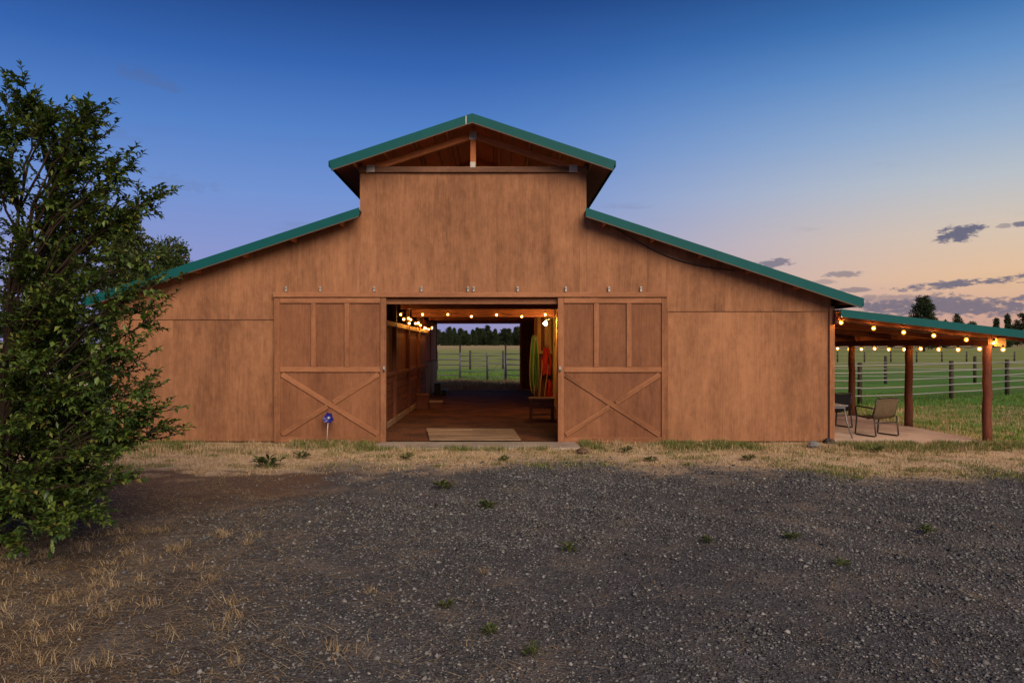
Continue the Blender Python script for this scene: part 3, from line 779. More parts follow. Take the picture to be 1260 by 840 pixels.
# red lead ropes / jacket hanging
def hanging_cloth(name, cx_, cy_, ztop, zbot, w, label, cat, seed):
    rnd = random.Random(seed); t = thing(name, (cx_, cy_, zbot), label, cat)
    nu, nv = 15, 12; V = []
    for side in (0, 1):
        for j in range(nv):
            v = j/(nv-1); z = ztop-(ztop-zbot)*v
            for i in range(nu):
                u = i/(nu-1)*2-1
                ww = w*(.45+.55*min(1, v*2.6))*(1+.08*math.sin(v*9+seed))
                fold = .035*math.sin(u*9+v*2+seed)+.02*math.sin(u*17-v*4)
                th = .10*math.sqrt(max(0, 1-u*u))
                V.append((cx_+u*ww/2, cy_+(-th if side == 0 else .02)+fold*(1 if side == 0 else .3), z+.03*math.sin(u*5+seed)*v))
    Fs = []
    for s in (0, 1):
        for j in range(nv-1):
            for i in range(nu-1):
                a = s*nu*nv+j*nu+i; q = (a, a+1, a+nu+1, a+nu); Fs.append(q if s else q[::-1])
    b0 = nu*nv
    for j in range(nv-1):
        for i in (0, nu-1):
            a = j*nu+i; Fs.append((a, a+nu, a+nu+b0, a+b0))
    meshobj('cloth', V, Fs, RED, t, True)
    tubeobj('strap', [(cx_-.06, cy_, ztop-.02), (cx_, cy_+.02, ztop+.12), (cx_+.06, cy_, ztop-.02)], .012, RUBBER, t, 6)
hanging_cloth('hanging_jacket', 1.56, 25.82, 2.02, 1.12, .34, 'red jacket hanging from the boarded partition beside the hose', 'jacket', 2)
hanging_cloth('hanging_bag', 1.66, 25.82, .95, .38, .24, 'small red bag hung low on the boarded partition behind the bench', 'bag', 5)
def tool(name, base, top, label, head):
    base, top = Vector(base), Vector(top)
    t = thing(name, base, label, 'tool')
    tubeobj('handle', [base, base.lerp(top, .5), top], .016, W('stud', 'Z'), t, 8)
    if head == 'rake':
        beam('rake_bar', top+Vector((0,-.2,0)), top+Vector((0,.2,0)), .02, .03, IRON, t)
        for k in range(7): beam('tine', top+Vector((0,-.18+.06*k,0)), top+Vector((-.02,-.18+.06*k,.10)), .008, .008, IRON, t, bev=0)
    else:
        b_ = bpy.data.objects
        V, Fs = [], []
        for i, (u, w) in enumerate(((0,.05),(.08,.12),(.25,.13),(.34,.06))):
            V += [top+Vector((-.02, -w, u)), top+Vector((-.02, w, u)), top+Vector((.0, w*.8, u)), top+Vector((.0, -w*.8, u))]
        for i in range(3):
            for k in range(4): Fs.append((i*4+k, i*4+(k+1) % 4, i*4+4+(k+1) % 4, i*4+4+k))
        Fs += [(0,3,2,1),(12,13,14,15)]
        meshobj('blade', V, Fs, IRON, t)
tool('leaning_rake', (1.26, 25.1, .01), (1.45, 25.85, 1.72), 'rake with a wooden handle leaning against the boarded partition', 'rake')
tool('leaning_shovel', (1.40, 25.0, .01), (1.62, 25.6, 1.45), 'shovel with a wooden handle leaning upside down by the red jacket', 'shovel')

# ------------------------------------------------------------------ patio furniture
def sling_chair(loc, rz, label, fabric, frame):
    t = thing('patio_chair', loc, label, 'chair'); t.rotation_euler = (0, 0, rz); t.scale = (1.12, 1.05, 1.05)
    # local: seat faces -Y, x across
    def tb(name, path, r=.014, parent=t, mat=frame):
        V, Fs = tube(path, r, 8); me = bpy.data.meshes.new(name); me.from_pydata([tuple(v) for v in V], [], Fs); me.materials.append(mat)
        me.polygons.foreach_set('use_smooth', [True]*len(me.polygons)); o = bpy.data.objects.new(name, me); return link(o, parent)
    for s in (-1, 1):
        x = .29*s
        tb('leg_frame', [(x,.26,.44),(x,.31,.02),(x,.27,.015),(x,-.22,.015),(x,-.26,.02),(x,-.22,.42)], .016)
        tb('armrest', [(x,-.22,.42),(x*1.04,-.25,.60),(x*1.04,-.20,.635),(x*1.04,.18,.61),(x*1.0,.255,.60)], .018)
        tb('back_rail', [(x*.93,-.20,.42),(x*.93,.10,.38),(x*.93,.20,.42),(x*.93,.33,.82)], .015)
    tb('top_bar', [(-.27,.33,.82),(0,.345,.835),(.27,.33,.82)], .015)
    tb('cross_bar', [(-.29,.27,.30),(.29,.27,.30)], .012); tb('cross_bar', [(-.27,-.20,.41),(.27,-.20,.41)], .012)
    prof = [(-.21,.425),(-.05,.395),(.09,.385),(.17,.405),(.22,.47),(.27,.62),(.325,.81)]
    V, Fs = [], []
    nx_ = 7
    for k, (y, z) in enumerate(prof):
        for i in range(nx_):
            u = i/(nx_-1)*2-1; sag = .022*(1-u*u); V.append((u*.262, y+(sag if k > 3 else 0), z-(sag if k <= 3 else 0)))
    n0 = len(V); V += [(x, y+.008, z-.006) for x, y, z in V]
    for k in range(len(prof)-1):
        for i in range(nx_-1):
            a = k*nx_+i; Fs.append((a, a+1, a+nx_+1, a+nx_)); Fs.append((a+n0, a+nx_+n0, a+nx_+1+n0, a+1+n0))
    me = bpy.data.meshes.new('sling'); me.from_pydata(V, [], Fs); me.materials.append(fabric)
    me.polygons.foreach_set('use_smooth', [True]*len(me.polygons)); link(bpy.data.objects.new('sling', me), t)
    return t
sling_chair(((1079-615)*17.45/F, 17.50, .022), R(199), 'patio chair with tan mesh sling and bronze frame seen from behind', SLING, BRONZE)
sling_chair((8.35, 19.3, .022), R(-165), 'patio chair with black sling on the far side of the table', NAVY, IRON)
tb = thing('patio_table', (7.40, 17.35, .022), 'grey metal patio table with splayed legs beside the barn corner', 'table')
box('table_top', (7.37, 17.42, .735), (.62, 1.0, .035), TABLEM, tb, bev=.01)
box('table_apron', (7.37, 17.42, .695), (.54, .92, .04), TABLEM, tb, bev=.004)
for sx in (-1, 1):
    for sy in (-1, 1):
        tubeobj('leg', [(7.37+sx*.25, 17.42+sy*.42, .70), (7.37+sx*.30, 17.42+sy*.46, .35), (7.37+sx*(.39 if sx > 0 else .30), 17.42+sy*.52, .02)], .016, TABLEM, tb, 8)

# ------------------------------------------------------------------ blue stake, rocks
bs = thing('garden_stake', (fx(402), 16.15, 0), 'blue flower-shaped garden stake on a pale stick before the left sliding door', 'garden stake')
hd = P(404.5, 514, 16.15)
tubeobj('stick', [(P(402, 546, 16.15).x, 16.15, -.02), (hd.x-.012, 16.15, hd.z)], .011, STICK, bs, 6)
for k in range(9):
    a = 2*math.pi*k/9+.2; r0 = .03; L = .125 if k % 3 else .10
    u = Vector((math.cos(a), 0, math.sin(a))); w = Vector((-math.sin(a), 0, math.cos(a))); yv = Vector((0,1,0))
    V = [hd+u*r0-w*.015, hd+u*r0+w*.015, hd+u*L*.6+w*.05+yv*-.03, hd+u*L+w*.02+yv*-.045, hd+u*L*.6-w*.04+yv*.01]
    V2 = [v+yv*.006 for v in V]
    meshobj('petal', V+V2, [(0,1,2,3,4),(9,8,7,6,5)]+[(i, i+5, (i+1) % 5+5, (i+1) % 5) for i in range(5)], BLUE, bs)
V, Fs = tube([hd+Vector((0,-.05,0)), hd+Vector((0,-.03,0)), hd+Vector((0,.02,0))], [.012,.035,.035], 10); meshobj('hub', V, Fs, plain('hub_silver', (.45,.47,.6), .4, .5), bs, True)
def rock(p, r, label, seed, mat=ROCK, cat='rock'):
    rnd = random.Random(seed); bm = bmesh.new(); bmesh.ops.create_icosphere(bm, subdivisions=2, radius=1)
    ph = [rnd.uniform(0, 6) for _ in range(6)]
    for v in bm.verts:
        c = v.co; q = 1+.22*math.sin(3*c.x+ph[0])+.18*math.sin(4*c.y+ph[1])+.15*math.sin(5*c.z+ph[2])+rnd.uniform(-.06,.06)
        v.co = Vector((c.x*q*r*1.25, c.y*q*r, c.z*q*r*.62))
    me = bpy.data.meshes.new('rock'); bm.to_mesh(me); bm.free(); me.materials.append(mat)
    o = bpy.data.objects.new('rock', me); o.location = (p[0], p[1], p[2]+r*.3); link(o); tag(o, label, cat)
rock((fx(992)*.97, 15.6, 0), .12, 'grey rock on dry grass in front of the right barn corner', 3)
rock((P(716,560,14.7).x, 14.7, 0), .11, 'small brown clod below the right sliding door', 8, plain('clod', (.16,.10,.065), .95, 0, .1, .3, .6, 9), 'clod')
rock((7.0, 16.30, 0), .10, 'dark stone tucked against the foot of the right barn corner', 12, plain('rock_dark', (.07,.06,.055), .95, 0, .1, .3, .6, 9))

# ------------------------------------------------------------------ fences
def fence_run(name, pts, heights, rail_r, post_r, post_h, label, cat='fence', pm='fencepost', rm=RAILW, posts=True, start=None):
    t = thing(name, (pts[0][0], pts[0][1], float(hz(*pts[0]))), label, cat)
    for k, (x, y) in enumerate(pts):
        z0 = float(hz(x, y))
        V, Fs = tube([(x, y, z0-.1), (x, y, z0+post_h*.5), (x, y, z0+post_h)], [post_r*1.05, post_r, post_r*.95], 8); meshobj('post', V, Fs, W(pm, 'Z') if isinstance(pm, str) else pm, t, True)
    for (a, b_) in zip(pts[:-1], pts[1:]):
        for h in heights:
            za, zb = float(hz(*a)), float(hz(*b_)); s = .012
            tubeobj('rail', [(a[0], a[1]-post_r, za+h+random.uniform(-s,s)), ((a[0]+b_[0])/2, (a[1]+b_[1])/2-post_r, (za+zb)/2+h-.015+random.uniform(-s,s)), (b_[0], b_[1]-post_r, zb+h+random.uniform(-s,s))], rail_r, rm, t, 5)
    return t
fence_run('pasture_fence', [(7.3,27.9),(10.9,27.9),(13.08,27.9),(17.7,30.1),(21.6,32.7),(25.4,36),(29,40)], (.30,.59,.86,1.14,1.40), .027, .085, 1.52, 'nearest pale-railed pasture fence with dark round posts, beginning at the barn side wall')
fence_run('pasture_fence', [(12.2,43.2),(16.9,43),(21.6,43),(26.35,42.6),(31,43),(36,43.5)], (.45,.85,1.2), .022, .085, 1.56, 'second pasture fence, three pale rails on dark posts behind the nearest fence')
fence_run('pasture_fence', [(42.4+4.3*k, 105+k*1.2) for k in range(9)], (.6,1.2), .03, .11, 1.5, 'far two-rail fence of small dark posts out in the pasture')
fence_run('board_fence', [(XL-.35,21.0),(XL-2.6,21.0),(XL-5.0,21.0),(XL-7.5,21.0)], (.35,.68,1.0,1.32), .045, .08, 1.5, 'weathered rail fence running off the left corner of the barn', pm='fencepost', rm=W('greyrail','X'))
def corral_panel(x0, x1, d, hs, label, rail_r=.036, post_h=1.75, gate=False):
    t = thing('pipe_fence' if not gate else 'pipe_gate', (x0, d, 0), label, 'fence' if not gate else 'gate')
    for x in (x0, x1): tubeobj('post', [(x, d, -.03), (x, d, post_h)], .034, PIPE, t, 6)
    for h in hs: tubeobj('rail', [(x0, d-.01, h), (x1, d-.01, h)], rail_r, PIPE, t, 6)
    return t
hs5 = (.42,.72,1.03,1.33,1.66)
corral_panel(-4.9, -2.36, 45, hs5, 'steel pipe corral panel left of the gateway behind the barn')
corral_panel(-2.30, -.76, 45, (.30,.62,.95,1.25,1.55), 'lighter five-rail pipe corral panel between the two tall poles behind the barn', .028)
g = corral_panel(-.70, .28, 44.9, (.30,.72,1.10,1.55), 'narrow pipe gate hung on the tall post behind the barn', .024, 1.6, True)
beam('brace', (-.68, 44.88, .32), (.26, 44.88, 1.53), .03, .03, PIPE, g)
corral_panel(.40, 3.0, 45, hs5, 'steel pipe corral panel right of the narrow gate behind the barn')
for x, lab in ((-2.33, 'tall dark pole left of the lighter corral panel'), (.34, 'tall dark pole carrying the narrow pipe gate')):
    t = thing('corral_pole', (x, 45.1, 0), lab, 'pole')
    tubeobj('shaft', [(x, 45.1, -.1), (x, 45.1, 1.2), (x, 45.1, 2.15)], .05, W('fencepost', 'Z'), t, 8)
    box('pole_cap', (x, 45.1, 2.17), (.12, .12, .04), IRON, t)
fence_run('paddock_fence', [(-9+3.1*k, 72+.3*k) for k in range(8)], (.5,1.0,1.5), .03, .09, 1.75, 'distant paddock fence with dark posts seen through the barn', rm=PIPE)

# ------------------------------------------------------------------ foliage
def leaf_quads(Pt, Dr, Nr, L, Wd, fold=.25):
    """leaf = 2 quads folded on the midrib. all arrays (n,3)/(n,)"""
    n = len(Pt); D = Dr/np.linalg.norm(Dr, axis=1, keepdims=True)
    S = np.cross(D, Nr); S /= np.linalg.norm(S, axis=1, keepdims=True)+1e-9
    N = np.cross(S, D); L = L[:, None]; Wd = Wd[:, None]
    base = Pt; tip = Pt+D*L-N*L*.12; mid = Pt+D*L*.5+N*L*.02
    l = mid+S*Wd*.5+N*Wd*fold; r = mid-S*Wd*.5+N*Wd*fold
    V = np.stack([base, l, tip, r, mid], 1).reshape(-1, 3)
    i = np.arange(n)[:, None]*5
    Fc = np.concatenate([i+np.array([[0,4,1]]), i+np.array([[1,4,2]]), i+np.array([[4,0,3]]), i+np.array([[2,4,3]])], 0)
    return V, Fc
def build_shrub():
    ax, ay = -5.35, 7.75
    zt = np.array([-.05,.35,.82,1.21,1.45,1.92,2.3,2.62,3.0,3.48,3.9,4.3,4.62]); rt = np.array([1.0,1.45,1.70,2.08,2.02,1.70,1.78,1.98,1.72,1.80,1.62,1.30,.55])
    shrub = thing('foreground_shrub', (ax, ay, 0), 'large leafy dark green shrub with arching twigs left of the drive', 'shrub')
    rnd = random.Random(11); woodV = []; stems = []
    for k in range(9):
        a = k*2.4+.3; lean = rnd.uniform(.25,.75); h = rnd.uniform(2.8,4.1); path = []; rr = []
        bx, by = ax+.22*math.cos(a), ay+.22*math.sin(a)
        for i in range(9):
            t = i/8; path.append(Vector((bx+math.cos(a)*lean*t**1.3+rnd.uniform(-.05,.05)*t, by+math.sin(a)*lean*t**1.3+rnd.uniform(-.05,.05)*t, -.05+h*t))); rr.append(.036*(1-t)+.008)
        stems.append(path); woodV.append(tube(path, rr, 7, cap=False))
    tips = []
    forced = [P(28,124,7.5),P(8,134,7.6),P(116,150,7.3),P(105,140,7.6),P(160,205,7.3),P(186,246,7.2),P(172,242,7.4),P(172,262,7.3),P(150,300,7.2),P(190,345,7.2),P(182,352,7.6),P(180,395,7.3),P(160,430,7.2),
              P(190,508,7.1),P(196,530,7.2),P(180,540,7.4),P(185,480,7.2),P(150,590,7.0),P(120,640,7.0),P(70,655,6.8),P(25,675,6.8),P(60,600,6.5),P(135,560,6.9),P(60,150,7.3),P(130,165,7.4),P(145,215,7.3),P(115,195,7.3),P(95,165,7.2),P(135,245,7.2),P(185,320,7.3),P(165,510,7.2),P(180,515,7.3)]
    for f in forced: tips.append((f, True))
    shoots = [P(26,106,7.4),P(12,112,7.7),P(120,136,7.3),P(106,146,7.6),P(72,140,7.4),P(152,196,7.3),P(200,240,7.2),P(192,246,7.4),P(178,262,7.3),P(208,345,7.2),P(200,372,7.4),P(186,395,7.3),P(206,505,7.1),P(212,526,7.2),P(204,538,7.3),P(180,470,7.2),P(178,440,7.3),P(150,592,7.0),P(116,640,7.0)]
    for f in shoots: tips.append((f, 2))
    for k in range(330):
        while True:
            z = rnd.uniform(.15, 4.45); rr_ = np.interp(z, zt, rt); a = rnd.uniform(0, 2*math.pi); q = rnd.uniform(.30, 1.0)**.55*.86
            p = Vector((ax+math.cos(a)*rr_*q, ay+math.sin(a)*rr_*q*.95, z))
            if z > 2.5 and rnd.random() < .45: continue
            if p.x/p.y > -.76-.12 or rnd.random() < .55: break
        tips.append((p, False))
    LP, LD, LN, LL, LW_ = [], [], [], [], []
    def twig(p0, d, L, n):
        # slightly drooping twig with alternate leaves
        path = [p0]; dd = d.copy(); p = p0.copy()
        for i in range(4):
            dd = (dd+Vector((rnd.uniform(-.12,.12), rnd.uniform(-.12,.12), rnd.uniform(-.10,.06)))).normalized(); p = p+dd*L/4; path.append(p.copy())
        woodV.append(tube(path, [.0045,.004,.0035,.003,.002], 4, cap=False))
        side = 1
        for i in range(n):
            t = (i+1)/(n)*3.999; k = int(t); q = t-k; pt = path[k].lerp(path[k+1], q); tdir = (path[k+1]-path[k]).normalized()
            s = tdir.cross(Vector((0,0,1)))
            if s.length < .1: s = Vector((1,0,0))
            s = (Matrix.Rotation(rnd.uniform(-.9,.9), 3, tdir) @ s).normalized()*side; side = -side
            ld = (tdir*rnd.uniform(.5,1.0)+s*rnd.uniform(.6,1.0)+Vector((0,0,rnd.uniform(-.25,.30)))).normalized()
            l = rnd.uniform(.055,.095)*(1-.2*(i/n))
            LP.append(pt); LD.append(ld); LN.append(Vector((rnd.uniform(-.5,.5), rnd.uniform(-.6,.3), 1))); LL.append(l); LW_.append(l*rnd.uniform(.44,.60))
        # terminal leaf
        LP.append(path[-1]); LD.append((path[-1]-path[-2]).normalized()); LN.append(Vector((rnd.uniform(-.4,.4),-.3,1))); LL.append(.075); LW_.append(.028)
    for p, fc in tips:
        st = min(stems, key=lambda s: min((q-p).length for q in s[2:]))
        zs = max(.25, p.z-.35-.45*(p-Vector((ax,ay,p.z))).length)
        src = min(st, key=lambda q: abs(q.z-zs))
        path = []; n = 8
        for i in range(n):
            t = i/(n-1); q = src.lerp(p, t); q.z += .22*math.sin(math.pi*t)*(1 if p.z > 1 else .3); q += Vector((rnd.uniform(-.03,.03), rnd.uniform(-.03,.03), rnd.uniform(-.03,.03)))*(1 if 0 < t < 1 else 0); path.append(q)
        woodV.append(tube(path, [.010*(1-i/(n-1))+.004 for i in range(n)], 5, cap=False))
        out = (p-Vector((ax, ay, p.z-.4))).normalized()
        nt = 15 if not fc else (14 if fc is True else 8)
        for k in range(nt):
            t = rnd.uniform(.38,1.0) if not fc else (rnd.uniform(.62,1.0) if fc is True else rnd.uniform(.6,.97)); i = min(n-2, int(t*(n-1))); q = path[i].lerp(path[i+1], t*(n-1)-i)
            along = (path[i+1]-path[i]).normalized()
            d = (along*.45+out*.3+Vector((rnd.gauss(0,.7), rnd.gauss(0,.7), rnd.gauss(.25,.6)))).normalized()
            twig(q, d, rnd.uniform(.13,.30)*(.85 if fc else 1), rnd.randint(9,14))
        twig(p, (path[-1]-path[-2]+Vector((0,0,.05))).normalized(), .18, 11)
    V, Fs = joinvf(woodV)
    meshobj('branches', V, Fs, plain('shrub_bark', (.050,.034,.026), .9, 0, .1, .3), shrub, True)
    Vl, Fl = leaf_quads(*(np.array([list(v) for v in A]) for A in (LP, LD, LN)), np.array(LL), np.array(LW_))
    fastmesh('leaves', Vl, Fl, 3, LEAF, shrub, orig=(ax, ay, 0))
build_shrub()

def clump_tree(h, rfun, n, size, mat, seed, trunk_r, zmin=.12, spiky=True, nlimb=40):
    """trunk + limbs, and a crown of many small faces gathered in clumps on the limbs; around the origin"""
    r = np.random.default_rng(seed); parts = []
    tp = [(r.normal(0,.01)*h*t, r.normal(0,.01)*h*t, h*.97*t) for t in np.linspace(0,1,7)]
    parts.append(tube(tp, [trunk_r*(1-t)+.02*trunk_r for t in np.linspace(0,1,7)], 7, cap=False))
    Pc, Sc = [], []
    for k in range(nlimb):
        t = zmin+(1-zmin)*(k+r.uniform(0,1))/nlimb; a = k*2.399+r.uniform(-.4,.4); R_ = rfun(t)*h*r.uniform(.55,1.12)
        p0 = np.array([0,0,h*t*.97]); p1 = p0+np.array([math.cos(a)*R_, math.sin(a)*R_, R_*r.uniform(-.15,.45)])
        parts.append(tube([p0, (p0+p1)/2+[0,0,.03*h], p1], [trunk_r*.25*(1-t)+.01, trunk_r*.15*(1-t)+.008, .006], 4, cap=False))
        m = max(2, int(R_/(h*.045)))
        for j in range(m):
            q = .35+.65*(j+r.uniform(0,1))/m; Pc.append(p0+(p1-p0)*q+r.normal(0,.015*h,3)); Sc.append(h*.05*r.uniform(.6,1.25))
    Pc.append(np.array([0,0,h*.97])); Sc.append(h*.03)
    Pc = np.array(Pc); Sc = np.array(Sc); idx = r.choice(len(Pc), n, p=Sc**1.5/np.sum(Sc**1.5))
    off = r.normal(0,1,(n,3)); off /= np.linalg.norm(off,axis=1,keepdims=True)+1e-9; off *= (r.uniform(0,1,n)**.45*Sc[idx])[:,None]; off[:,2] *= .8
    pts = Pc[idx]+off
    D = off/np.linalg.norm(off,axis=1,keepdims=True)+r.normal(0,.5,(n,3))+np.array([0,0,.25]); N = r.normal(0,1,(n,3))+np.array([0,0,.6])
    L = size*r.uniform(.6,1.3,n); Vl, Fl = leaf_quads(pts, D, N, L, L*(.42 if spiky else .7))
    return joinvf(parts), (Vl, Fl)
def make_tree(name, spec, mat, loc, scale, rz, label, cat, group=None):
    key = ('tree', spec[0])
    if key not in CACHE:
        (Vw, Fw), (Vl, Fl) = clump_tree(**spec[1])
        mw = bpy.data.meshes.new('trunk'); mw.from_pydata([tuple(v) for v in Vw], [], Fw); mw.materials.append(BARK)
        o = fastmesh('crown', Vl, Fl, 3, mat); mc = o.data; bpy.data.objects.remove(o); CACHE[key] = (mw, mc)
    mw, mc = CACHE[key]
    t = thing(name, loc, label, cat, group); t.rotation_euler = (0,0,rz); t.scale = (scale,)*3 if not isinstance(scale, tuple) else scale
    link(bpy.data.objects.new('trunk', mw), t); link(bpy.data.objects.new('crown', mc), t)
    return t
cone = lambda t: .20*(1-t)**.75+.02
ovalp = lambda t: .26*math.sqrt(max(0, 1-((t-.45)/.58)**2))+.01
jun = lambda t: .34*math.sqrt(max(0, 1-((t-.42)/.62)**2))+.02
colm = lambda t: .11*math.sqrt(max(0, 1-((t-.5)/.53)**2))+.015
def spec(k, f, n, size, seed, tr, zmin=.12, spiky=True, nl=44): return (k, dict(h=1.0, rfun=f, n=n, size=size, mat=None, seed=seed, trunk_r=tr, zmin=zmin, spiky=spiky, nlimb=nl))
S_PINES = [spec('p1', cone, 3000, .070, 1, .022, .05), spec('p2', ovalp, 3000, .070, 2, .024, .08), spec('p3', cone, 3000, .070, 3, .022, .04), spec('p4', ovalp, 3000, .066, 4, .02, .06)]
S_BIG = spec('big', lambda t: .29*math.sqrt(max(0, 1-((t-.40)/.66)**2))*(1-.35*t)+.03, 14000, .036, 6, .024, .10, True, 110)
S_JUN = spec('jun', jun, 14000, .030, 5, .03, .06, True, 90)
S_POP = spec('pop', colm, 14000, .022, 8, .02, .05, False, 120)
# left, beyond the barn
make_tree('poplar_tree', S_POP, POPL, (P(152,0,46).x, 46, 0), (9.9*1.1,9.9*1.1,9.9), .5, 'narrow columnar tree rising behind the shrub', 'tree')
make_tree('juniper_tree', S_JUN, NEEDLE2, (P(207,0,48).x, 48, 0), (8.4*.9,8.4*.9,8.7), 1.2, 'rounded juniper showing above the left roof slope of the barn', 'tree')
make_tree('juniper_tree', S_JUN, NEEDLE2, (P(60,0,50).x, 50, 0), 8.0, 2.6, 'olive juniper half hidden behind the foreground shrub', 'tree')
# right, mid distance pine over the porch roof
p = P(1137, 0, 230); make_tree('pine_tree', S_BIG, NEEDLE, (p.x, 230, float(hz(p.x, 230))-.3), (16.6*.9,16.6*.9,16.6), .4, 'broad dark pine standing alone above the porch roof', 'tree')
rt = random.Random(21); GL = 'pines of the far treeline seen through the barn'
for k in range(84):
    row = k % 3; d = 490+row*32+rt.uniform(-12,12); x = -70+k*1.42+rt.uniform(-1.2,1.2)
    hgt = rt.choice((8.2,9.8,11,12.2))*rt.uniform(.85,1.12)
    make_tree('treeline_pine', S_PINES[rt.randrange(4)], NEEDLE, (x, d, float(hz(x, d))-.4), (hgt*rt.uniform(1.0,1.35),)*2+(hgt,), rt.uniform(0,6), 'dark pine in the far treeline behind the pasture gates', 'tree', GL)
for k, (x, ytop) in enumerate(((1098,397),(1150,392),(1163,387),(1178,379),(1196,388),(1212,395),(1226,384),(1240,380),(1252,386),(1264,376),(1280,384),(1300,380),(1322,388),(1345,378))):
    d = 330+rt.uniform(-20,40); q = P(x, ytop+8, d); z0 = float(hz(q.x, d))-.3; hgt = q.z-z0
    make_tree('skyline_pine', S_PINES[(0,2,0,3,1)[k % 5]], NEEDLE, (q.x, d, z0), (hgt*.78,)*2+(hgt,), rt.uniform(0,6), 'small dark pine on the skyline right of the lone pine', 'tree', 'pines along the right skyline')

# ------------------------------------------------------------------ ground cover
def blades(name, pts, L, wid, lean, mat, seed, flat=0.0):
    r = np.random.default_rng(seed); n = len(pts); a = r.uniform(0, 2*np.pi, n)
    d = np.stack([np.cos(a), np.sin(a), np.zeros(n)], 1); ln = lean*(r.uniform(.2,1.3,n) if lean <= 1 else r.uniform(.62,1.1,n))
    up = np.maximum(.05, np.cos(np.minimum(ln, 1.5))); out = np.sin(np.minimum(ln, 1.5))
    L = L*r.uniform(.5,1.3,n)
    s = np.stack([-np.sin(a+r.normal(0,.6,n)), np.cos(a), np.zeros(n)], 1)*(wid*r.uniform(.6,1.3,n))[:,None]/2
    p1 = pts+d*(out*L*.4)[:,None]; p1[:,2] += up*L*.6
    p2 = pts+d*(out*L)[:,None]; p2[:,2] += up*L*(1-.35*out)
    V = np.stack([pts-s, pts+s, p1+s*.7, p1-s*.7, p2], 1).reshape(-1,3); i = np.arange(n)[:,None]*5
    Fc = np.concatenate([i+np.array([[0,1,2]]), i+np.array([[0,2,3]]), i+np.array([[3,2,4]])], 0)
    return V, Fc
def clumped(n, x0, x1, y0, y1, nc, spread, seed, keep=None):
    r = np.random.default_rng(seed); cx_ = r.uniform(x0,x1,nc); cy_ = r.uniform(y0,y1,nc)
    if keep is not None:
        m = keep(cx_, cy_); cx_, cy_ = cx_[m], cy_[m]
    k = r.integers(0, len(cx_), n); sp = spread*r.lognormal(0,.4,len(cx_))
    x = cx_[k]+r.normal(0,1,n)*sp[k]; y = cy_[k]+r.normal(0,1,n)*sp[k]
    return np.stack([x, y, hz(x, y)], 1)
def stuff(name, V, Fc, mat, label, cat):
    o = fastmesh(name, V, Fc, 3, mat); return tag(o, label, cat, kind='stuff')
def ok(p):       # off the slabs and the barn
    x, y = p[:,0], p[:,1]
    m = ~((x > XL-.02) & (x < PX+.0) & (y > 16.32)) & ~((x > -2.6) & (x < 1.66) & (y > 15.33) & (y < 16.5)) & ~((x > XR-.1) & (x < 10.45) & (y > 16.18))
    return p[m]
# gravel stones
def build_gravel():
    r = np.random.default_rng(5); n = 310000
    y = np.sqrt(r.uniform(3.9**2, 14.2**2, n)); x = r.uniform(-.84,1.06,n)*y
    dens = np.clip((13.6+edge(x)-y)/2.8, 0, 1)
    lit = np.clip((x+.28*y+1.6+.8*np.sin(y*1.7)+.5*np.sin(x*2.3+y))/2.2, .22, 1)
    soil = np.where((x < -2.4+.4*np.sin(y*3)) & (y > 9.6+.4*np.sin(x*2)), .12, 1)
    patch = .45+.55*np.clip(1.4*np.sin(.9*x+.5*y)*np.sin(1.1*y-.4*x+1)+.8, 0, 1)
    m = r.uniform(0,1,n) < dens*lit*soil*patch; x, y = x[m], y[m]; n = len(x)
    s = r.lognormal(math.log(.0068), .44, n); s = np.clip(s, .004, .028)*(1+.25*np.clip((y-6)/6, 0, 1))
    base = np.array([[1,0,0],[0,1,0],[-1,0,0],[0,-1,0],[0,0,1],[0,0,-1]], float)
    V = base[None]*(1+r.normal(0,.22,(n,6,1)))+r.normal(0,.18,(n,6,3))
    V[:,:,2] *= .62; a = r.uniform(0,6.28,n); ca, sa = np.cos(a)[:,None], np.sin(a)[:,None]
    V[:,:,0] *= 1.25
    X = V[:,:,0]*ca-V[:,:,1]*sa; Y = V[:,:,0]*sa+V[:,:,1]*ca
    V = np.stack([X, Y, V[:,:,2]], -1)*s[:,None,None]; V += np.stack([x, y, hz(x,y)+s*.25], 1)[:,None,:]
    t = np.array([[0,1,4],[1,2,4],[2,3,4],[3,0,4],[1,0,5],[2,1,5],[3,2,5],[0,3,5]])
    Fc = (np.arange(n)[:,None,None]*6+t[None]).reshape(-1,3)
    stuff('gravel', V.reshape(-1,3), Fc, GRAVEL, 'loose dark crushed gravel covering the drive', 'gravel')
build_gravel()
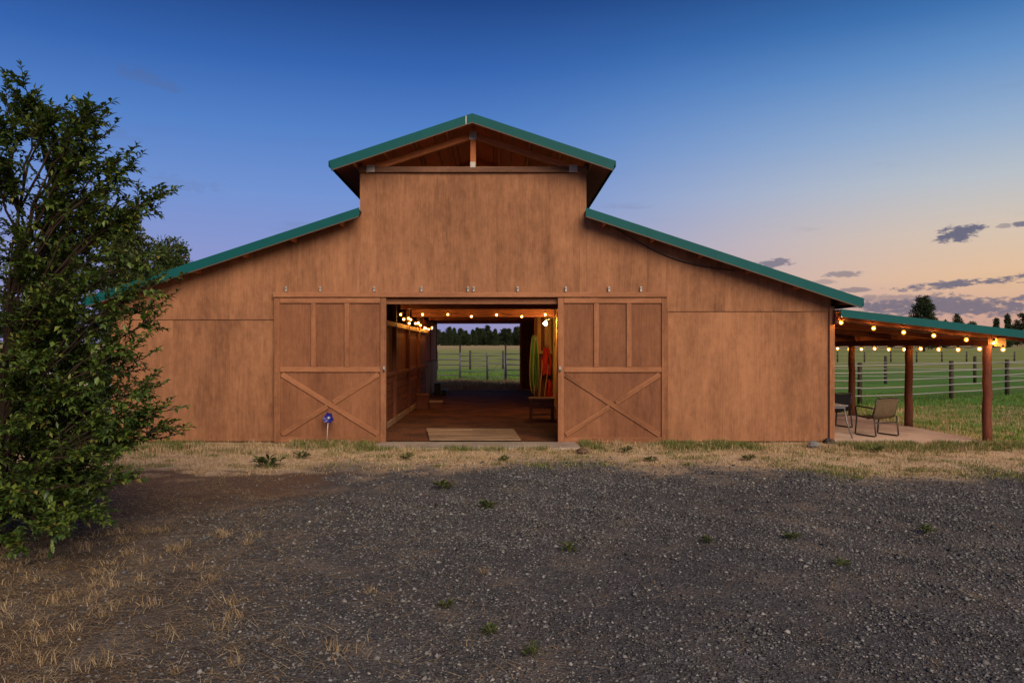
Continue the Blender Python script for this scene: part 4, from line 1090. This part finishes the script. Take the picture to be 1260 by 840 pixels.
def grass():
    parts = []
    def add(lst, *a): lst.append(blades(*a))
    def merge(l):
        V = []; Fc = []; o = 0
        for v, f in l: V.append(v); Fc.append(f+o); o += len(v)
        return np.concatenate(V), np.concatenate(Fc)
    dry = []
    vk = lambda x, y: y > 12.9+edge(x)*.9+np.random.default_rng(9).normal(0,.45,len(x))
    p = ok(clumped(42000, -11, 15, 11.8, 16.2, 1700, .12, 31, vk)); add(dry, '', p, .065, .007, .9, None, 1)
    p = ok(clumped(9000, -10, 12, 14.6, 16.25, 260, .09, 32)); add(dry, '', p, .13, .007, .5, None, 2)
    # straw litter and tufts at the lower left, thinning over the gravel
    kp = lambda x, y: (np.random.default_rng(3).uniform(0,1,len(x)) < np.clip((-(x+.30*y)+.6)/3.2, .025, 1))
    p = clumped(46000, -6.5, 6, 3.9, 11.8, 5200, .11, 33, kp); add(dry, '', p, .075, .0032, 1.75, None, 3)
    p = clumped(7000, -5.5, .5, 3.9, 8.5, 330, .05, 34, kp); add(dry, '', p, .12, .0030, 1.1, None, 4)
    # long stalks lying almost flat
    r = np.random.default_rng(35); n = 4200; y = r.uniform(3.9, 11, n); x = -.25*y+r.normal(-1.0,1.5,n); p = np.stack([x, y, hz(x,y)+.012], 1); add(dry, '', p, .27, .0032, 3.0, None, 5)
    p = ok(clumped(20000, 10.3, 24, 15.2, 27, 700, .16, 36)); add(dry, '', p, .10, .010, .8, None, 6)
    p = clumped(14000, -5, 4, 37, 44.5, 300, .22, 37); add(dry, '', p, .30, .018, .5, None, 7)
    stuff('dry_grass', *merge(dry), STRAW, 'dry straw-coloured grass scattered along the drive and verge', 'grass')
    gr = []
    kb = lambda x, y: (np.sin(x*1.7+.4)+np.sin(x*.6+2.2)+.5*np.sin(x*4.3) > -.75)
    p = ok(clumped(30000, -9.5, 10.8, 15.15, 16.30, 520, .09, 41, kb)); add(gr, '', p, .12, .008, .55, None, 11)
    p = ok(clumped(11000, -9, 13, 12.8, 15.3, 190, .11, 42)); add(gr, '', p, .075, .008, .7, None, 12)
    p = ok(clumped(5200, 5, 12, 11.7, 12.9, 60, .16, 43)); add(gr, '', p, .07, .008, .8, None, 13)
    p = ok(clumped(3500, -7.5, -6.2, 10.8, 13, 30, .16, 45)); add(gr, '', p, .09, .008, .6, None, 15)
    stuff('verge_grass', *merge(gr), GREENG, 'thin green grass growing along the foot of the barn', 'grass')
    pa = []
    p = ok(clumped(42000, 10.5, 27, 15.4, 34, 1600, .22, 51)); add(pa, '', p, .12, .012, .6, None, 21)
    p = clumped(16000, -6, 5, 41, 62, 700, .4, 52); add(pa, '', p, .16, .02, .5, None, 22)
    p = clumped(9000, -24, -9, 17, 34, 500, .25, 53); add(pa, '', p, .14, .014, .6, None, 23)
    stuff('pasture_grass', *merge(pa), PASTG, 'green pasture grass beyond the porch and the rear doorway', 'grass')
grass()
# single weeds
def weed_mesh(seed, tall):
    r = np.random.default_rng(seed); n = 60; a = r.uniform(0, 6.28, n); rad = r.uniform(0,.10,n); z = r.uniform(.01,.09 if not tall else .17,n)*(1-rad*4)
    pts = np.stack([np.cos(a)*rad, np.sin(a)*rad, np.maximum(z,.006)], 1); D = np.stack([np.cos(a), np.sin(a), r.uniform(.1,1.2,n)], 1); N = np.tile([0,0,1.0],(n,1))+r.normal(0,.2,(n,3))
    L = r.uniform(.05,.10,n); V, Fc = leaf_quads(pts, D, N, L, L*.38)
    st = [tube([(0,0,-.01),(math.cos(k)*.02,math.sin(k)*.02,.05),(math.cos(k)*.06,math.sin(k)*.06,.10 if not tall else .17)], [.004,.003,.002], 4) for k in range(0,6)]
    return (V, Fc), joinvf(st)
WM = []
for k in range(3):
    (V, Fc), (Vs, Fs) = weed_mesh(60+k, k == 1)
    o = fastmesh('foliage', V, Fc, 3, LEAF2); mf = o.data; bpy.data.objects.remove(o)
    ms = bpy.data.meshes.new('stem'); ms.from_pydata([tuple(v) for v in Vs], [], Fs); ms.materials.append(LEAF2); WM.append((mf, ms))
def weed(px, py, s, label, group=None):
    d = CAMZ*F/(py-428); x = (px-615)*d/F; t = thing('weed', (x, d, float(hz(x, d))), label, 'weed', group)
    t.scale = (s,)*3; t.rotation_euler = (0,0,px*.37)
    mf, ms = WM[px % 3]; link(bpy.data.objects.new('foliage', mf), t); link(bpy.data.objects.new('stem', ms), t)
weed(330, 572, 2.0, 'large leafy weed on the tan verge before the left wall')
weed(372, 562, 1.2, 'small weed below the left sliding door')
for px, py, s in ((545,600,1.6),(600,626,1.3),(548,745,.7),(602,775,.8),(655,800,.7),(975,662,.9),(1140,655,1.1),(1035,695,.8),(700,678,.9),(870,668,.8),(500,566,1.5),(620,566,1.2),(1080,556,1.5),(800,566,1.3),(920,566,1.4),(770,557,1.5)):
    weed(px, py, s*.75, 'green weed growing in the gravel of the drive' if py > 590 else 'low green weed on the dry verge before the barn', 'weeds in the gravel' if py > 590 else 'weeds on the dry verge')
